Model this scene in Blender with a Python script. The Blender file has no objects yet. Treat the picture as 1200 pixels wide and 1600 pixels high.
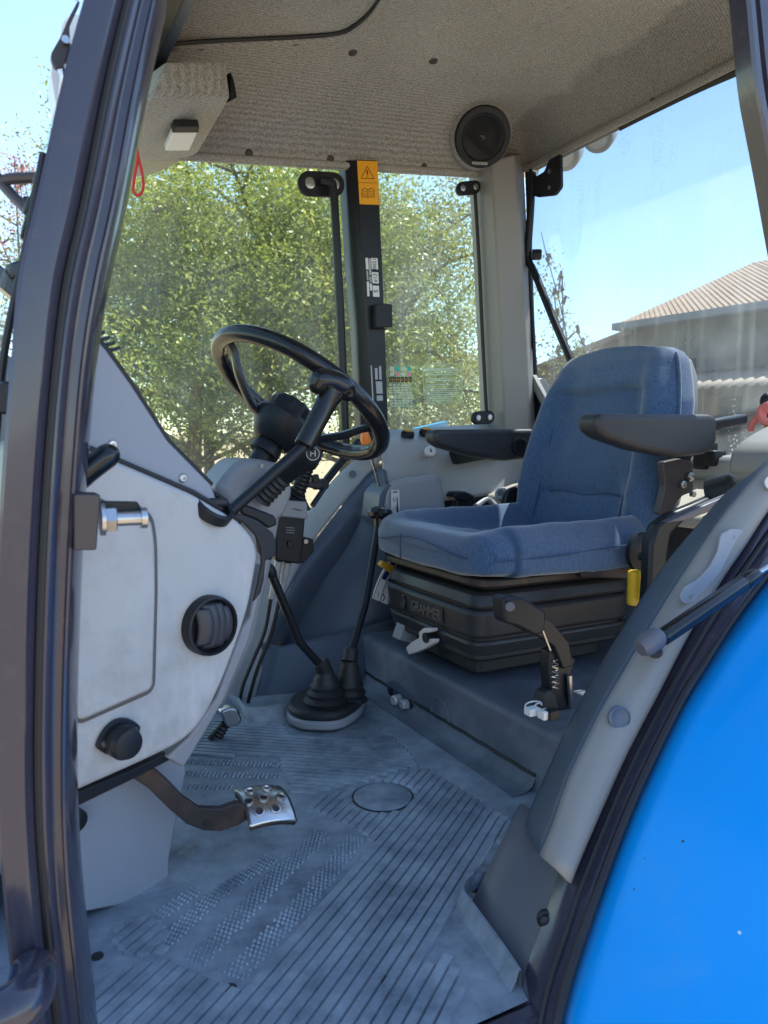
import bpy, bmesh, math, random
import numpy as np
from mathutils import Vector as V, Matrix, noise as mnoise
R = math.radians
random.seed(7)
sc = bpy.context.scene
col = sc.collection

# ------------------------------------------------------------------ camera, world, sun, exposure
# Tractor axes: +x to the rear, +y across the cab away from the camera, z = 0 on the cab floor, ground at -1.1
GZ = -1.1
F = 1160.0
CAM = V((0, 0, .67))
AX, RT, UP = V((.46947, .88295, 0)), V((.88295, -.46947, 0)), V((0, 0, 1))
PITCH = math.atan(110 / F)
FW = AX * math.cos(PITCH) - UP * math.sin(PITCH)
CU = UP * math.cos(PITCH) + AX * math.sin(PITCH)
cam = bpy.data.cameras.new('camera')
camo = bpy.data.objects.new('camera', cam)
col.objects.link(camo)
camo.matrix_world = Matrix.Translation(CAM) @ Matrix((RT, CU, -FW)).transposed().to_4x4()
cam.sensor_fit = 'VERTICAL'
cam.sensor_height = 24
cam.lens = 24 * F / 1600
cam.clip_start = .02
cam.dof.use_dof = True
cam.dof.focus_distance = 1.65
cam.dof.aperture_fstop = 5.4
cam.clip_end = 3000
sc.camera = camo

SUN = V((1, .26, 2.0)).normalized()
SUN_EL = math.asin(SUN.z)
SUN_ROT = math.atan2(SUN.x, SUN.y)
w = bpy.data.worlds.new('World')
sc.world = w
w.use_nodes = True
nt = w.node_tree
bg = nt.nodes['Background']
sky = nt.nodes.new('ShaderNodeTexSky')
sky.sky_type = 'NISHITA'
sky.sun_disc = False
sky.sun_elevation = SUN_EL
sky.sun_rotation = SUN_ROT
sky.air_density = 1.0
sky.dust_density = .15
sky.ozone_density = 1.5
nt.links.new(sky.outputs[0], bg.inputs[0])
bg.inputs[1].default_value = .115
sl = bpy.data.lights.new('sun', 'SUN')
sl.energy = 4.4
sl.angle = R(.5)
sl.color = (1, .93, .82)
so = bpy.data.objects.new('sun', sl)
so.rotation_euler = (-SUN).to_track_quat('-Z', 'Y').to_euler()
so.location = (6, 0, 8)
col.objects.link(so)
sc.view_settings.view_transform = 'Standard'
sc.view_settings.look = 'None'
sc.view_settings.gamma = 1
sc.view_settings.use_curve_mapping = False
sc.view_settings.exposure = 1.8
sc.render.engine = 'CYCLES'
sc.cycles.use_denoising = True
sc.cycles.transparent_max_bounces = 24
sc.cycles.max_bounces = 10
sc.cycles.diffuse_bounces = 5

# ------------------------------------------------------------------ where things stand: photo ray onto a plane of the tractor
def ray(px, py): return FW + RT * ((px - 600) / F) + CU * ((800 - py) / F)
def onx(px, py, x): d = ray(px, py); return CAM + d * (x / d.x)
def ony(px, py, y): d = ray(px, py); return CAM + d * (y / d.y)
def onz(px, py, z=0.): d = ray(px, py); return CAM + d * ((z - CAM.z) / d.z)
def onp(px, py, p0, n): d = ray(px, py); return CAM + d * ((p0 - CAM).dot(n) / d.dot(n))
def ly(pts, y): return [ony(a, b, y) for a, b in pts]
def lx(pts, x): return [onx(a, b, x) for a, b in pts]
def lp(pts, p0, n): return [onp(a, b, p0, n) for a, b in pts]

# ------------------------------------------------------------------ mesh helpers: every shape is (verts, faces)
def join(*ms):
    vs, fs = [], []
    for a, b in ms:
        o = len(vs)
        vs += [V(v) for v in a]
        fs += [tuple(i + o for i in f) for f in b]
    return vs, fs
def box(c, s, rot=None):
    c = V(c); vs = []
    for i in (-1, 1):
        for j in (-1, 1):
            for k in (-1, 1):
                v = V((i * s[0] / 2, j * s[1] / 2, k * s[2] / 2))
                vs.append(c + (rot @ v if rot else v))
    return vs, [(0, 1, 3, 2), (4, 6, 7, 5), (0, 4, 5, 1), (2, 3, 7, 6), (0, 2, 6, 4), (1, 5, 7, 3)]
def prism(pts, vec):
    n = len(pts); vec = V(vec)
    vs = [V(p) for p in pts] + [V(p) + vec for p in pts]
    return vs, [tuple(range(n))[::-1], tuple(range(n, 2 * n))] + [(i, (i + 1) % n, n + (i + 1) % n, n + i) for i in range(n)]
def rnd(pts, r, seg=4):
    """round the corners of a closed outline"""
    out = []; n = len(pts)
    for i in range(n):
        p, a, b = V(pts[i]), V(pts[i - 1]), V(pts[(i + 1) % n])
        rr = r[i] if isinstance(r, (list, tuple)) else r
        da, db = a - p, b - p
        rr = min(rr, da.length * .45, db.length * .45)
        if rr < 1e-5: out.append(p); continue
        s, e = p + da.normalized() * rr, p + db.normalized() * rr
        for k in range(seg + 1):
            t = k / seg
            out.append(s * (1 - t) ** 2 + p * 2 * t * (1 - t) + e * t * t)
    return out
def crom(pts, k=6):
    pts = [V(p) for p in pts]; out = []
    if len(pts) < 3: 
        return [pts[0].lerp(pts[-1], i / k) for i in range(k + 1)]
    for i in range(len(pts) - 1):
        p1, p2 = pts[i], pts[i + 1]
        p0 = pts[i - 1] if i else p1 * 2 - p2
        p3 = pts[i + 2] if i + 2 < len(pts) else p2 * 2 - p1
        for j in range(k):
            t = j / k
            out.append(.5 * (2 * p1 + (p2 - p0) * t + (2 * p0 - 5 * p1 + 4 * p2 - p3) * t * t + (3 * p1 - p0 - 3 * p2 + p3) * t ** 3))
    return out + [pts[-1]]
def resample(pts, n, smooth=True):
    if smooth and len(pts) > 2: pts = crom(pts, 8)
    pts = [V(p) for p in pts]
    L = [0]
    for a, b in zip(pts, pts[1:]): L.append(L[-1] + (b - a).length)
    out = []; j = 0
    for i in range(n):
        s = L[-1] * i / (n - 1)
        while j < len(pts) - 2 and L[j + 1] < s: j += 1
        t = (s - L[j]) / max(L[j + 1] - L[j], 1e-9)
        out.append(pts[j].lerp(pts[j + 1], min(max(t, 0), 1)))
    return out
def loft(secs, closed=True, caps=True):
    n = len(secs[0]); vs = [V(p) for s in secs for p in s]; fs = []
    for i in range(len(secs) - 1):
        for j in range(n if closed else n - 1):
            k = (j + 1) % n
            fs.append((i * n + j, i * n + k, (i + 1) * n + k, (i + 1) * n + j))
    if caps and closed:
        fs += [tuple(range(n))[::-1], tuple((len(secs) - 1) * n + j for j in range(n))]
    return vs, fs
def frame(d):
    d = d.normalized(); u = d.cross(V((0, 0, 1)) if abs(d.z) < .95 else V((1, 0, 0))).normalized()
    return u, d.cross(u)
def tube(pts, r, n=12, smooth=0, closed=False, round_end=False, flat=1.0):
    if smooth: pts = crom(list(pts) + ([pts[0]] if closed else []), smooth); 
    if smooth and closed: pts = pts[:-1]
    pts = [V(p) for p in pts]; m = len(pts)
    rs = [r(i / (m - 1)) if callable(r) else r for i in range(m)]
    u = None; secs = []
    for i in range(m):
        d = (pts[(i + 1) % m] - pts[i - 1]) if closed else (pts[min(i + 1, m - 1)] - pts[max(i - 1, 0)])
        d = d.normalized()
        if u is None: u = frame(d)[0]
        u = (u - d * u.dot(d)).normalized(); v = d.cross(u)
        secs.append([pts[i] + (u * math.cos(a) + v * math.sin(a) * flat) * rs[i] for a in [2 * math.pi * k / n for k in range(n)]])
    if round_end and not closed:
        for e, sgn in ((0, -1), (m - 1, 1)):
            d = (pts[1] - pts[0] if e == 0 else pts[-1] - pts[-2]).normalized() * sgn
            c = pts[e]; base = secs[0] if e == 0 else secs[-1]
            add = []
            for a in (.5, .87, .98):
                add.append([c + (p - c) * math.sqrt(1 - a * a) + d * rs[e] * a for p in base])
            secs = add[::-1] + secs if e == 0 else secs + add
    m_ = loft(secs, True, not closed)
    if closed:
        N = len(secs); vs, fs = m_
        for j in range(n):
            k = (j + 1) % n
            fs.append(((N - 1) * n + j, (N - 1) * n + k, k, j))
    return m_
def lathe(prof, o, ax, n=24):
    """prof: (radius, height along axis) list"""
    o = V(o); ax = V(ax).normalized(); u, v = frame(ax)
    return loft([[o + ax * h + (u * math.cos(a) + v * math.sin(a)) * max(r, 1e-4) for a in [2 * math.pi * k / n for k in range(n)]] for r, h in prof])
def grid(f, nu, nv):
    vs = [V(f(i / (nu - 1), j / (nv - 1))) for i in range(nu) for j in range(nv)]
    return vs, [(i * nv + j, (i + 1) * nv + j, (i + 1) * nv + j + 1, i * nv + j + 1) for i in range(nu - 1) for j in range(nv - 1)]
def bar(p0, p1, w, h, up=(0, 0, 1)):
    p0, p1 = V(p0), V(p1); d = (p1 - p0).normalized()
    s = d.cross(V(up)).normalized(); t = s.cross(d)
    q = [s * a * w / 2 + t * b * h / 2 for a, b in ((-1, -1), (1, -1), (1, 1), (-1, 1))]
    return loft([[p0 + k for k in q], [p1 + k for k in q]])
def ribbon(lines, n=40, smooth=True):
    ls = [resample(l, n, smooth) for l in lines]
    return loft(ls, closed=False)
def bellows(p0, p1, r0, r1, folds, n=20, depth=.25):
    p0, p1 = V(p0), V(p1); L = (p1 - p0).length; prof = []
    for i in range(folds * 2 + 1):
        t = i / (folds * 2); r = r0 + (r1 - r0) * t
        prof.append((r * (1 if i % 2 == 0 else 1 - depth), L * t))
    return lathe(prof, p0, p1 - p0, n)

ORG = {}
def obj(name, m, mt, parent=None, bevel=0, bseg=2, angle=35, solid=0, sub=0, offset=0):
    vs, fs = m
    me = bpy.data.meshes.new(name)
    og = ORG.get(parent.name, V((0, 0, 0))) if parent else V((0, 0, 0))
    me.from_pydata([tuple(V(v) - og) for v in vs], [], fs)
    bm = bmesh.new(); bm.from_mesh(me)
    bmesh.ops.recalc_face_normals(bm, faces=bm.faces)
    for f in bm.faces: f.smooth = True
    bm.to_mesh(me); bm.free()
    if angle: me.set_sharp_from_angle(angle=R(angle))
    me.materials.append(mt)
    o = bpy.data.objects.new(name, me); col.objects.link(o)
    if parent: o.parent = parent; ORG[o.name] = og
    if solid:
        s = o.modifiers.new('solid', 'SOLIDIFY'); s.thickness = solid; s.offset = offset
    if bevel:
        b = o.modifiers.new('bevel', 'BEVEL'); b.width = bevel; b.segments = bseg; b.limit_method = 'ANGLE'; b.angle_limit = R(40)
        b.harden_normals = False
    if sub:
        s = o.modifiers.new('sub', 'SUBSURF'); s.levels = sub; s.render_levels = sub
    return o
def tag(o, label, cat, group=None, kind=None):
    o['label'] = label; o['category'] = cat
    if group: o['group'] = group
    if kind: o['kind'] = kind
    return o
def thing(name, loc, label, cat, group=None):
    o = bpy.data.objects.new(name, None); col.objects.link(o)
    o.location = loc; o.empty_display_size = .05; ORG[o.name] = V(loc)
    return tag(o, label, cat, group)
def dup(o, parent, delta=None, mw=None):
    """same mesh again, moved"""
    c = o.copy(); col.objects.link(c); c.parent = parent
    ORG[c.name] = ORG.get(o.name, V((0, 0, 0)))
    if delta is not None: c.location = o.location + V(delta)
    return c
def text(name, s, c, right, up, size, mt, parent, ext=.0004, align='CENTER', sx=1.0):
    cu = bpy.data.curves.new(name, 'FONT'); cu.body = s; cu.size = size; cu.extrude = ext
    cu.align_x = align; cu.align_y = 'CENTER'
    o = bpy.data.objects.new(name, cu)
    dg = bpy.context.evaluated_depsgraph_get()
    col.objects.link(o); dg.update()
    me = bpy.data.meshes.new_from_object(o.evaluated_get(dg)); bpy.data.objects.remove(o)
    r = V(right).normalized(); n = r.cross(V(up)).normalized(); u = n.cross(r)
    og = ORG.get(parent.name, V((0, 0, 0)))
    M = Matrix((r * sx, u, n)).transposed().to_4x4()
    me.transform(M); me.transform(Matrix.Translation(V(c) - og))
    me.materials.clear(); me.materials.append(mt)
    t = bpy.data.objects.new(name, me); col.objects.link(t); t.parent = parent
    return t

# ------------------------------------------------------------------ materials
def nodes(m):
    m.use_nodes = True; return m.node_tree.nodes, m.node_tree.links
def mat(name, c, rough=.5, metal=0., var=.12, vscale=8., dirt=None, bump=None, coat=0., sheen=0., spec=.5, streak=None, stretch=None):
    """c base colour; dirt = (colour, amount 0-1, scale); bump = (strength, scale); streak = (colour, amount, scale xyz)"""
    m = bpy.data.materials.new(name); N, L = nodes(m)
    b = N['Principled BSDF']
    tc = N.new('ShaderNodeTexCoord'); vec = tc.outputs['Object']
    if stretch:
        mp = N.new('ShaderNodeMapping'); mp.inputs['Scale'].default_value = stretch
        L.new(vec, mp.inputs[0]); svec = mp.outputs[0]
    else: svec = vec
    n1 = N.new('ShaderNodeTexNoise'); n1.inputs['Scale'].default_value = vscale; n1.inputs['Detail'].default_value = 6; n1.inputs['Roughness'].default_value = .65
    L.new(svec, n1.inputs['Vector'])
    mx = N.new('ShaderNodeMix'); mx.data_type = 'RGBA'
    mx.inputs[6].default_value = (*[max(0, k * (1 - var)) for k in c], 1); mx.inputs[7].default_value = (*[min(1, k * (1 + var)) for k in c], 1)
    L.new(n1.outputs[0], mx.inputs[0]); out = mx.outputs[2]
    rgh = None
    for extra, vv, kind in ((dirt, vec, 'd'), (streak, vec, 's')):
        if not extra: continue
        n2 = N.new('ShaderNodeTexNoise'); n2.inputs['Detail'].default_value = 8; n2.inputs['Roughness'].default_value = .7
        if kind == 's':
            mp2 = N.new('ShaderNodeMapping'); mp2.inputs['Scale'].default_value = extra[2]; L.new(vv, mp2.inputs[0]); L.new(mp2.outputs[0], n2.inputs['Vector']); n2.inputs['Scale'].default_value = 1
        else:
            L.new(vv, n2.inputs['Vector']); n2.inputs['Scale'].default_value = extra[2]
        rp = N.new('ShaderNodeMapRange'); rp.inputs[1].default_value = .62 - .3 * extra[1]; rp.inputs[2].default_value = .72; rp.inputs[3].default_value = 0; rp.inputs[4].default_value = min(1, extra[1] * 1.4)
        L.new(n2.outputs[0], rp.inputs[0])
        m2 = N.new('ShaderNodeMix'); m2.data_type = 'RGBA'; m2.inputs[7].default_value = (*extra[0], 1)
        L.new(rp.outputs[0], m2.inputs[0]); L.new(out, m2.inputs[6]); out = m2.outputs[2]
        rr = N.new('ShaderNodeMapRange'); rr.inputs[3].default_value = rough; rr.inputs[4].default_value = min(1, rough + .3)
        L.new(rp.outputs[0], rr.inputs[0]); rgh = rr.outputs[0]
    L.new(out, b.inputs['Base Color'])
    b.inputs['Roughness'].default_value = rough
    if rgh: L.new(rgh, b.inputs['Roughness'])
    b.inputs['Metallic'].default_value = metal; b.inputs['Coat Weight'].default_value = coat; b.inputs['Coat Roughness'].default_value = .08
    b.inputs['Sheen Weight'].default_value = sheen; b.inputs['Specular IOR Level'].default_value = spec
    if bump:
        n3 = N.new('ShaderNodeTexNoise'); n3.inputs['Scale'].default_value = bump[1]; n3.inputs['Detail'].default_value = 4; L.new(svec, n3.inputs['Vector'])
        bp = N.new('ShaderNodeBump'); bp.inputs['Strength'].default_value = bump[0]; bp.inputs['Distance'].default_value = .002
        L.new(n3.outputs[0], bp.inputs['Height']); L.new(bp.outputs[0], b.inputs['Normal'])
    return m
M = {}
M['dash'] = mat('dash_plastic', (.43, .43, .425), .42, var=.08, vscale=5, dirt=((.27, .262, .25), .48, 8), bump=(.08, 900), streak=((.64, .64, .64), .4, (10, 10, 4)))
M['dash_upper'] = mat('dash_upper_plastic', (.27, .29, .33), .5, var=.05, bump=(.06, 900))
M['shroud'] = mat('grey_shroud_plastic', (.26, .27, .29), .45, var=.06, bump=(.08, 700))
M['console'] = mat('console_plastic', (.36, .37, .37), .42, var=.07, vscale=6, dirt=((.24, .22, .2), .2, 9), bump=(.08, 800))
M['trim'] = mat('grey_trim_plastic', (.23, .225, .21), .42, var=.06, bump=(.08, 800), dirt=((.3, .28, .25), .12, 14))
M['pillar'] = mat('pillar_plastic', (.25, .24, .225), .5, var=.05, bump=(.06, 800))
M['inner'] = mat('dark_liner_plastic', (.07, .092, .13), .4, var=.1, vscale=5, dirt=((.17, .18, .19), .2, 5), bump=(.08, 700))
M['vent'] = mat('vent_slat_plastic', (.032, .034, .044), .42, var=.1)
M['foot'] = mat('pillar_foot_plastic', (.105, .105, .125), .42, var=.1, vscale=7, dirt=((.18, .17, .165), .3, 9), bump=(.08, 600))
M['paint'] = mat('slate_frame_paint', (.036, .035, .055), .2, var=.15, vscale=6, dirt=((.10, .08, .075), .22, 30), streak=((.10, .085, .088), .28, (40, 40, 2.0)), coat=.4)
M['black'] = mat('black_plastic', (.013, .015, .019), .42, var=.2, dirt=((.035, .037, .04), .15, 18), bump=(.05, 600), spec=.32)
M['black_satin'] = mat('black_satin_metal', (.011, .013, .017), .36, var=.2, vscale=20, dirt=((.05, .05, .05), .12, 25), spec=.35)
M['gloss'] = mat('glossy_black_rim', (.008, .009, .011), .22, var=.2, vscale=12, dirt=((.06, .055, .05), .18, 22), bump=(.02, 300))
M['rubber'] = mat('black_rubber', (.016, .016, .018), .55, var=.2, dirt=((.06, .06, .06), .2, 20))
M['mat_low'] = mat('floor_mat_rubber', (.10, .122, .15), .5, var=.35, vscale=16, dirt=((.40, .455, .50), .74, 5), bump=(.3, 220), streak=((.26, .31, .36), .6, (26, 40, 10)))
M['mat_rib'] = mat('floor_mat_rib_rubber', (.13, .157, .19), .46, var=.35, vscale=18, dirt=((.42, .475, .52), .75, 7), bump=(.3, 220), streak=((.22, .27, .32), .55, (30, 46, 10)))
M['riser'] = mat('seat_platform_rubber', (.095, .112, .14), .5, var=.35, vscale=10, dirt=((.24, .275, .315), .5, 6), bump=(.3, 160))
M['blue'] = mat('blue_body_paint', (.0, .35, .9), .3, var=.04, vscale=2, coat=.25, bump=(.03, 30), dirt=((.10, .38, .75), .16, 9))
M['chrome'] = mat('worn_chrome', (.5, .5, .5), .26, 1., var=.15, dirt=((.2, .15, .1), .2, 60))
M['steel'] = mat('zinc_steel', (.5, .5, .5), .3, 1., var=.2, dirt=((.22, .15, .1), .25, 80))
M['silver'] = mat('silver_part', (.5, .5, .5), .4, .3, var=.1)
M['rust'] = mat('rusty_pedal_steel', (.03, .024, .024), .5, .2, var=.4, vscale=25, dirt=((.15, .075, .045), .4, 22))
M['yellow'] = mat('yellow_plastic', (.75, .47, .02), .35, var=.08, dirt=((.85, .75, .4), .2, 20))
M['ochre'] = mat('ochre_plastic', (.6, .33, .03), .4, var=.1)
M['orange'] = mat('orange_plastic', (.85, .22, .03), .35, var=.05)
M['sticker'] = mat('orange_sticker', (.9, .40, .01), .5, var=.02)
M['white'] = mat('white_print', (.75, .75, .73), .5, var=.04)
M['grey_print'] = mat('grey_print', (.42, .43, .44), .5, var=.1)
M['ink'] = mat('black_ink', (.012, .012, .012), .5, var=.0)
M['navy'] = mat('navy_print', (.01, .02, .11), .5, var=.05)
M['greyknob'] = mat('grey_knob_plastic', (.33, .32, .35), .5, var=.06)
M['pale'] = mat('pale_plastic', (.62, .58, .55), .45, var=.06, dirt=((.4, .36, .33), .2, 40))
M['lens'] = mat('milky_lamp_lens', (.7, .7, .72), .25, var=.03)
M['lampwhite'] = mat('white_lamp_housing', (.75, .77, .78), .3, var=.03)
M['red'] = mat('red_cord', (.6, .02, .035), .6, var=.1)
M['pink'] = mat('faded_red_rope', (.75, .2, .17), .7, var=.2, vscale=60)
M['redplastic'] = mat('red_plastic', (.5, .02, .03), .4)
M['seatshell'] = mat('grey_seat_shell', (.2, .2, .2), .5, var=.1)
M['armrest'] = mat('armrest_vinyl', (.026, .027, .031), .5, var=.25, vscale=10, dirt=((.075, .06, .052), .2, 9), bump=(.12, 400))
M['brownmetal'] = mat('brown_bracket_metal', (.065, .055, .055), .5, .3, var=.2)
M['palegrime'] = mat('pale_adhesive', (.32, .33, .345), .6, var=.1)
M['teal'] = mat('teal_print', (.05, .5, .4), .5)
M['pinkprint'] = mat('pink_print', (.8, .3, .33), .5)
M['clearprint'] = mat('pale_green_print', (.62, .72, .55), .5)

def fabric(name, c0, c1, dens, ribs=None, bumpd=.0008, sheen=.3, stains=None):
    m = bpy.data.materials.new(name); N, L = nodes(m); b = N['Principled BSDF']
    tc = N.new('ShaderNodeTexCoord')
    mp = N.new('ShaderNodeMapping'); mp.inputs['Scale'].default_value = dens; L.new(tc.outputs['Object'], mp.inputs[0])
    n1 = N.new('ShaderNodeTexNoise'); n1.inputs['Scale'].default_value = 1; n1.inputs['Detail'].default_value = 3; n1.inputs['Roughness'].default_value = .7
    L.new(mp.outputs[0], n1.inputs['Vector']); h = n1.outputs[0]
    if ribs:
        wv = N.new('ShaderNodeTexWave'); wv.bands_direction = ribs[0]; wv.inputs['Scale'].default_value = ribs[1]; wv.inputs['Distortion'].default_value = ribs[2]; wv.inputs['Detail'].default_value = 2; wv.inputs['Detail Scale'].default_value = 1.5
        L.new(tc.outputs['Object'], wv.inputs['Vector'])
        ad = N.new('ShaderNodeMix'); ad.inputs[0].default_value = ribs[3]; L.new(n1.outputs[0], ad.inputs[2]); L.new(wv.outputs[1], ad.inputs[3]); h = ad.outputs[0]
    rp = N.new('ShaderNodeMapRange'); rp.inputs[1].default_value = .3; rp.inputs[2].default_value = .7; L.new(h, rp.inputs[0])
    mx = N.new('ShaderNodeMix'); mx.data_type = 'RGBA'; mx.inputs[6].default_value = (*c0, 1); mx.inputs[7].default_value = (*c1, 1); L.new(rp.outputs[0], mx.inputs[0])
    n2 = N.new('ShaderNodeTexNoise'); n2.inputs['Scale'].default_value = 3.5; n2.inputs['Detail'].default_value = 5; L.new(tc.outputs['Object'], n2.inputs['Vector'])
    r2 = N.new('ShaderNodeMapRange'); r2.inputs[1].default_value = .3; r2.inputs[2].default_value = .7; r2.inputs[3].default_value = .9; r2.inputs[4].default_value = 1.09; L.new(n2.outputs[0], r2.inputs[0])
    ml = N.new('ShaderNodeMix'); ml.data_type = 'RGBA'; ml.blend_type = 'MULTIPLY'; ml.inputs[0].default_value = 1; L.new(mx.outputs[2], ml.inputs[6]); L.new(r2.outputs[0], ml.inputs[7])
    L.new(ml.outputs[2], b.inputs['Base Color'])
    b.inputs['Roughness'].default_value = .85; b.inputs['Sheen Weight'].default_value = sheen; b.inputs['Specular IOR Level'].default_value = .2
    bp = N.new('ShaderNodeBump'); bp.inputs['Strength'].default_value = .8; bp.inputs['Distance'].default_value = bumpd; L.new(h, bp.inputs['Height']); L.new(bp.outputs[0], b.inputs['Normal'])
    return m
M['headliner'] = fabric('headliner_cloth', (.13, .122, .112), (.47, .45, .415), (240, 300, 240), ('Y', 40, 2.6, .10), .0013, .25)
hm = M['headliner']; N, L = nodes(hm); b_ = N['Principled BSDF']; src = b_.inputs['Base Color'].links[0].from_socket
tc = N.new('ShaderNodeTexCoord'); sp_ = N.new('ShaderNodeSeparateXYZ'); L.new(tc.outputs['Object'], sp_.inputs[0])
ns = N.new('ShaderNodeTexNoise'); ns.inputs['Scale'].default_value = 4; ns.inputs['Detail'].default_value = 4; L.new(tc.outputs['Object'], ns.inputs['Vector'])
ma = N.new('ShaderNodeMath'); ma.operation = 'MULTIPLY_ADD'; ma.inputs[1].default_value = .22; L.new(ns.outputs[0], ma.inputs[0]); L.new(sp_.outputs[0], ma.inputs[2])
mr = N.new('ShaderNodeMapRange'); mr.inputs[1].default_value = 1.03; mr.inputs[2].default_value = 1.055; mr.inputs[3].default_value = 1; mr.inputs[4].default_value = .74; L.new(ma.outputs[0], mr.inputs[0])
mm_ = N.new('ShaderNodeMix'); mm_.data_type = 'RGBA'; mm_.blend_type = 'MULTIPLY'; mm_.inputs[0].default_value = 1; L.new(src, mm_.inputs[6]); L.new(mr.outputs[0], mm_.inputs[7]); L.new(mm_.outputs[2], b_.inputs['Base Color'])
M['seat'] = fabric('blue_seat_cloth', (.03, .066, .135), (.072, .132, .24), (300, 300, 80), None, .0008, .5)
M['seam'] = fabric('seat_seam', (.02, .05, .12), (.03, .07, .16), (300, 300, 300), None, .0005, .2)

def glass(name, tint, haze=.1, hscale=3., streaks=0., dots=0., hcol=(.8, .85, .85)):
    m = bpy.data.materials.new(name); N, L = nodes(m); N.remove(N['Principled BSDF']); out = N['Material Output']
    tr = N.new('ShaderNodeBsdfTransparent'); tr.inputs[0].default_value = (*tint, 1)
    gl = N.new('ShaderNodeBsdfGlossy'); gl.inputs['Roughness'].default_value = .02
    fr = N.new('ShaderNodeFresnel'); fr.inputs[0].default_value = 1.33
    m1 = N.new('ShaderNodeMixShader'); gi = N.new('ShaderNodeNewGeometry'); sb = N.new('ShaderNodeMath'); sb.operation = 'SUBTRACT'; sb.inputs[0].default_value = 1; L.new(gi.outputs['Backfacing'], sb.inputs[1]); fm = N.new('ShaderNodeMath'); fm.operation = 'MULTIPLY'; fr.inputs[0].default_value = 1.22; L.new(fr.outputs[0], fm.inputs[0]); L.new(sb.outputs[0], fm.inputs[1]); L.new(fm.outputs[0], m1.inputs[0]); L.new(tr.outputs[0], m1.inputs[1]); L.new(gl.outputs[0], m1.inputs[2])
    df = N.new('ShaderNodeBsdfDiffuse'); df.inputs[0].default_value = (*hcol, 1)
    tl = N.new('ShaderNodeBsdfTranslucent'); tl.inputs[0].default_value = (*hcol, 1)
    ds = N.new('ShaderNodeMixShader'); ds.inputs[0].default_value = .5; L.new(df.outputs[0], ds.inputs[1]); L.new(tl.outputs[0], ds.inputs[2])
    tc = N.new('ShaderNodeTexCoord')
    n1 = N.new('ShaderNodeTexNoise'); n1.inputs['Scale'].default_value = hscale; n1.inputs['Detail'].default_value = 7; n1.inputs['Roughness'].default_value = .6; L.new(tc.outputs['Object'], n1.inputs['Vector'])
    r1 = N.new('ShaderNodeMapRange'); r1.inputs[1].default_value = .42; r1.inputs[2].default_value = .75; r1.inputs[3].default_value = haze * .25; r1.inputs[4].default_value = haze; L.new(n1.outputs[0], r1.inputs[0])
    val = r1.outputs[0]
    if streaks:
        mp = N.new('ShaderNodeMapping'); mp.inputs['Scale'].default_value = (38, 38, 2.2); L.new(tc.outputs['Object'], mp.inputs[0])
        n2 = N.new('ShaderNodeTexNoise'); n2.inputs['Scale'].default_value = 1; n2.inputs['Detail'].default_value = 6; L.new(mp.outputs[0], n2.inputs['Vector'])
        r2 = N.new('ShaderNodeMapRange'); r2.inputs[1].default_value = .55; r2.inputs[2].default_value = .75; r2.inputs[4].default_value = streaks; L.new(n2.outputs[0], r2.inputs[0])
        a = N.new('ShaderNodeMath'); a.operation = 'ADD'; L.new(val, a.inputs[0]); L.new(r2.outputs[0], a.inputs[1]); val = a.outputs[0]
    if dots:
        vo = N.new('ShaderNodeTexVoronoi'); vo.inputs['Scale'].default_value = 95; L.new(tc.outputs['Object'], vo.inputs['Vector'])
        r3 = N.new('ShaderNodeMapRange'); r3.inputs[1].default_value = .34; r3.inputs[2].default_value = .2; r3.inputs[4].default_value = dots; L.new(vo.outputs['Distance'], r3.inputs[0])
        n3 = N.new('ShaderNodeTexNoise'); mp3 = N.new('ShaderNodeMapping'); mp3.inputs['Scale'].default_value = (14, 14, 3); L.new(tc.outputs['Object'], mp3.inputs[0]); L.new(mp3.outputs[0], n3.inputs['Vector']); n3.inputs['Scale'].default_value = 1; n3.inputs['Detail'].default_value = 4
        r4 = N.new('ShaderNodeMapRange'); r4.inputs[1].default_value = .58; r4.inputs[2].default_value = .66; L.new(n3.outputs[0], r4.inputs[0])
        mu = N.new('ShaderNodeMath'); mu.operation = 'MULTIPLY'; L.new(r3.outputs[0], mu.inputs[0]); L.new(r4.outputs[0], mu.inputs[1])
        a = N.new('ShaderNodeMath'); a.operation = 'ADD'; L.new(val, a.inputs[0]); L.new(mu.outputs[0], a.inputs[1]); val = a.outputs[0]
    m2 = N.new('ShaderNodeMixShader'); L.new(val, m2.inputs[0]); L.new(m1.outputs[0], m2.inputs[1]); L.new(ds.outputs[0], m2.inputs[2])
    L.new(m2.outputs[0], out.inputs[0])
    return m
M['glass_side'] = glass('side_glass', (.90, .94, .86), .10, 3, .04, .1)
M['glass_quarter'] = glass('dusty_quarter_glass', (.88, .93, .86), .18, 5, .10, .25)
M['glass_rear'] = glass('rear_glass', (.70, .75, .78), .15, 3, .06, .26)
M['decal'] = glass('clear_decal', (.93, .97, .9), .2, 40, 0, 0, (.7, .8, .6))

# ------------------------------------------------------------------ the setting: sky is the world; ground, hills
def ground_mat():
    m = mat('dry_ground', (.26, .205, .14), .9, var=.25, vscale=.25, dirt=((.20, .165, .10), .5, .6), bump=(.5, 30))
    return m
gv, gf = [], []
n = 60
def gpos(i, j):
    a = (i / n * 2 - 1); b = (j / n * 2 - 1)
    x = math.copysign(abs(a) ** 2.2, a) * 900; y = math.copysign(abs(b) ** 2.2, b) * 900
    d = math.hypot(x, y)
    z = GZ + (mnoise.noise(V((x * .08, y * .08, 0))) * .12 if d > 6 else 0) + max(0, (d - 60)) * .012
    return V((x, y, z))
g = grid(lambda a, b: gpos(round(a * n), round(b * n)), n + 1, n + 1)
o = obj('ground', g, ground_mat(), angle=0); o['kind'] = 'structure'

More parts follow.
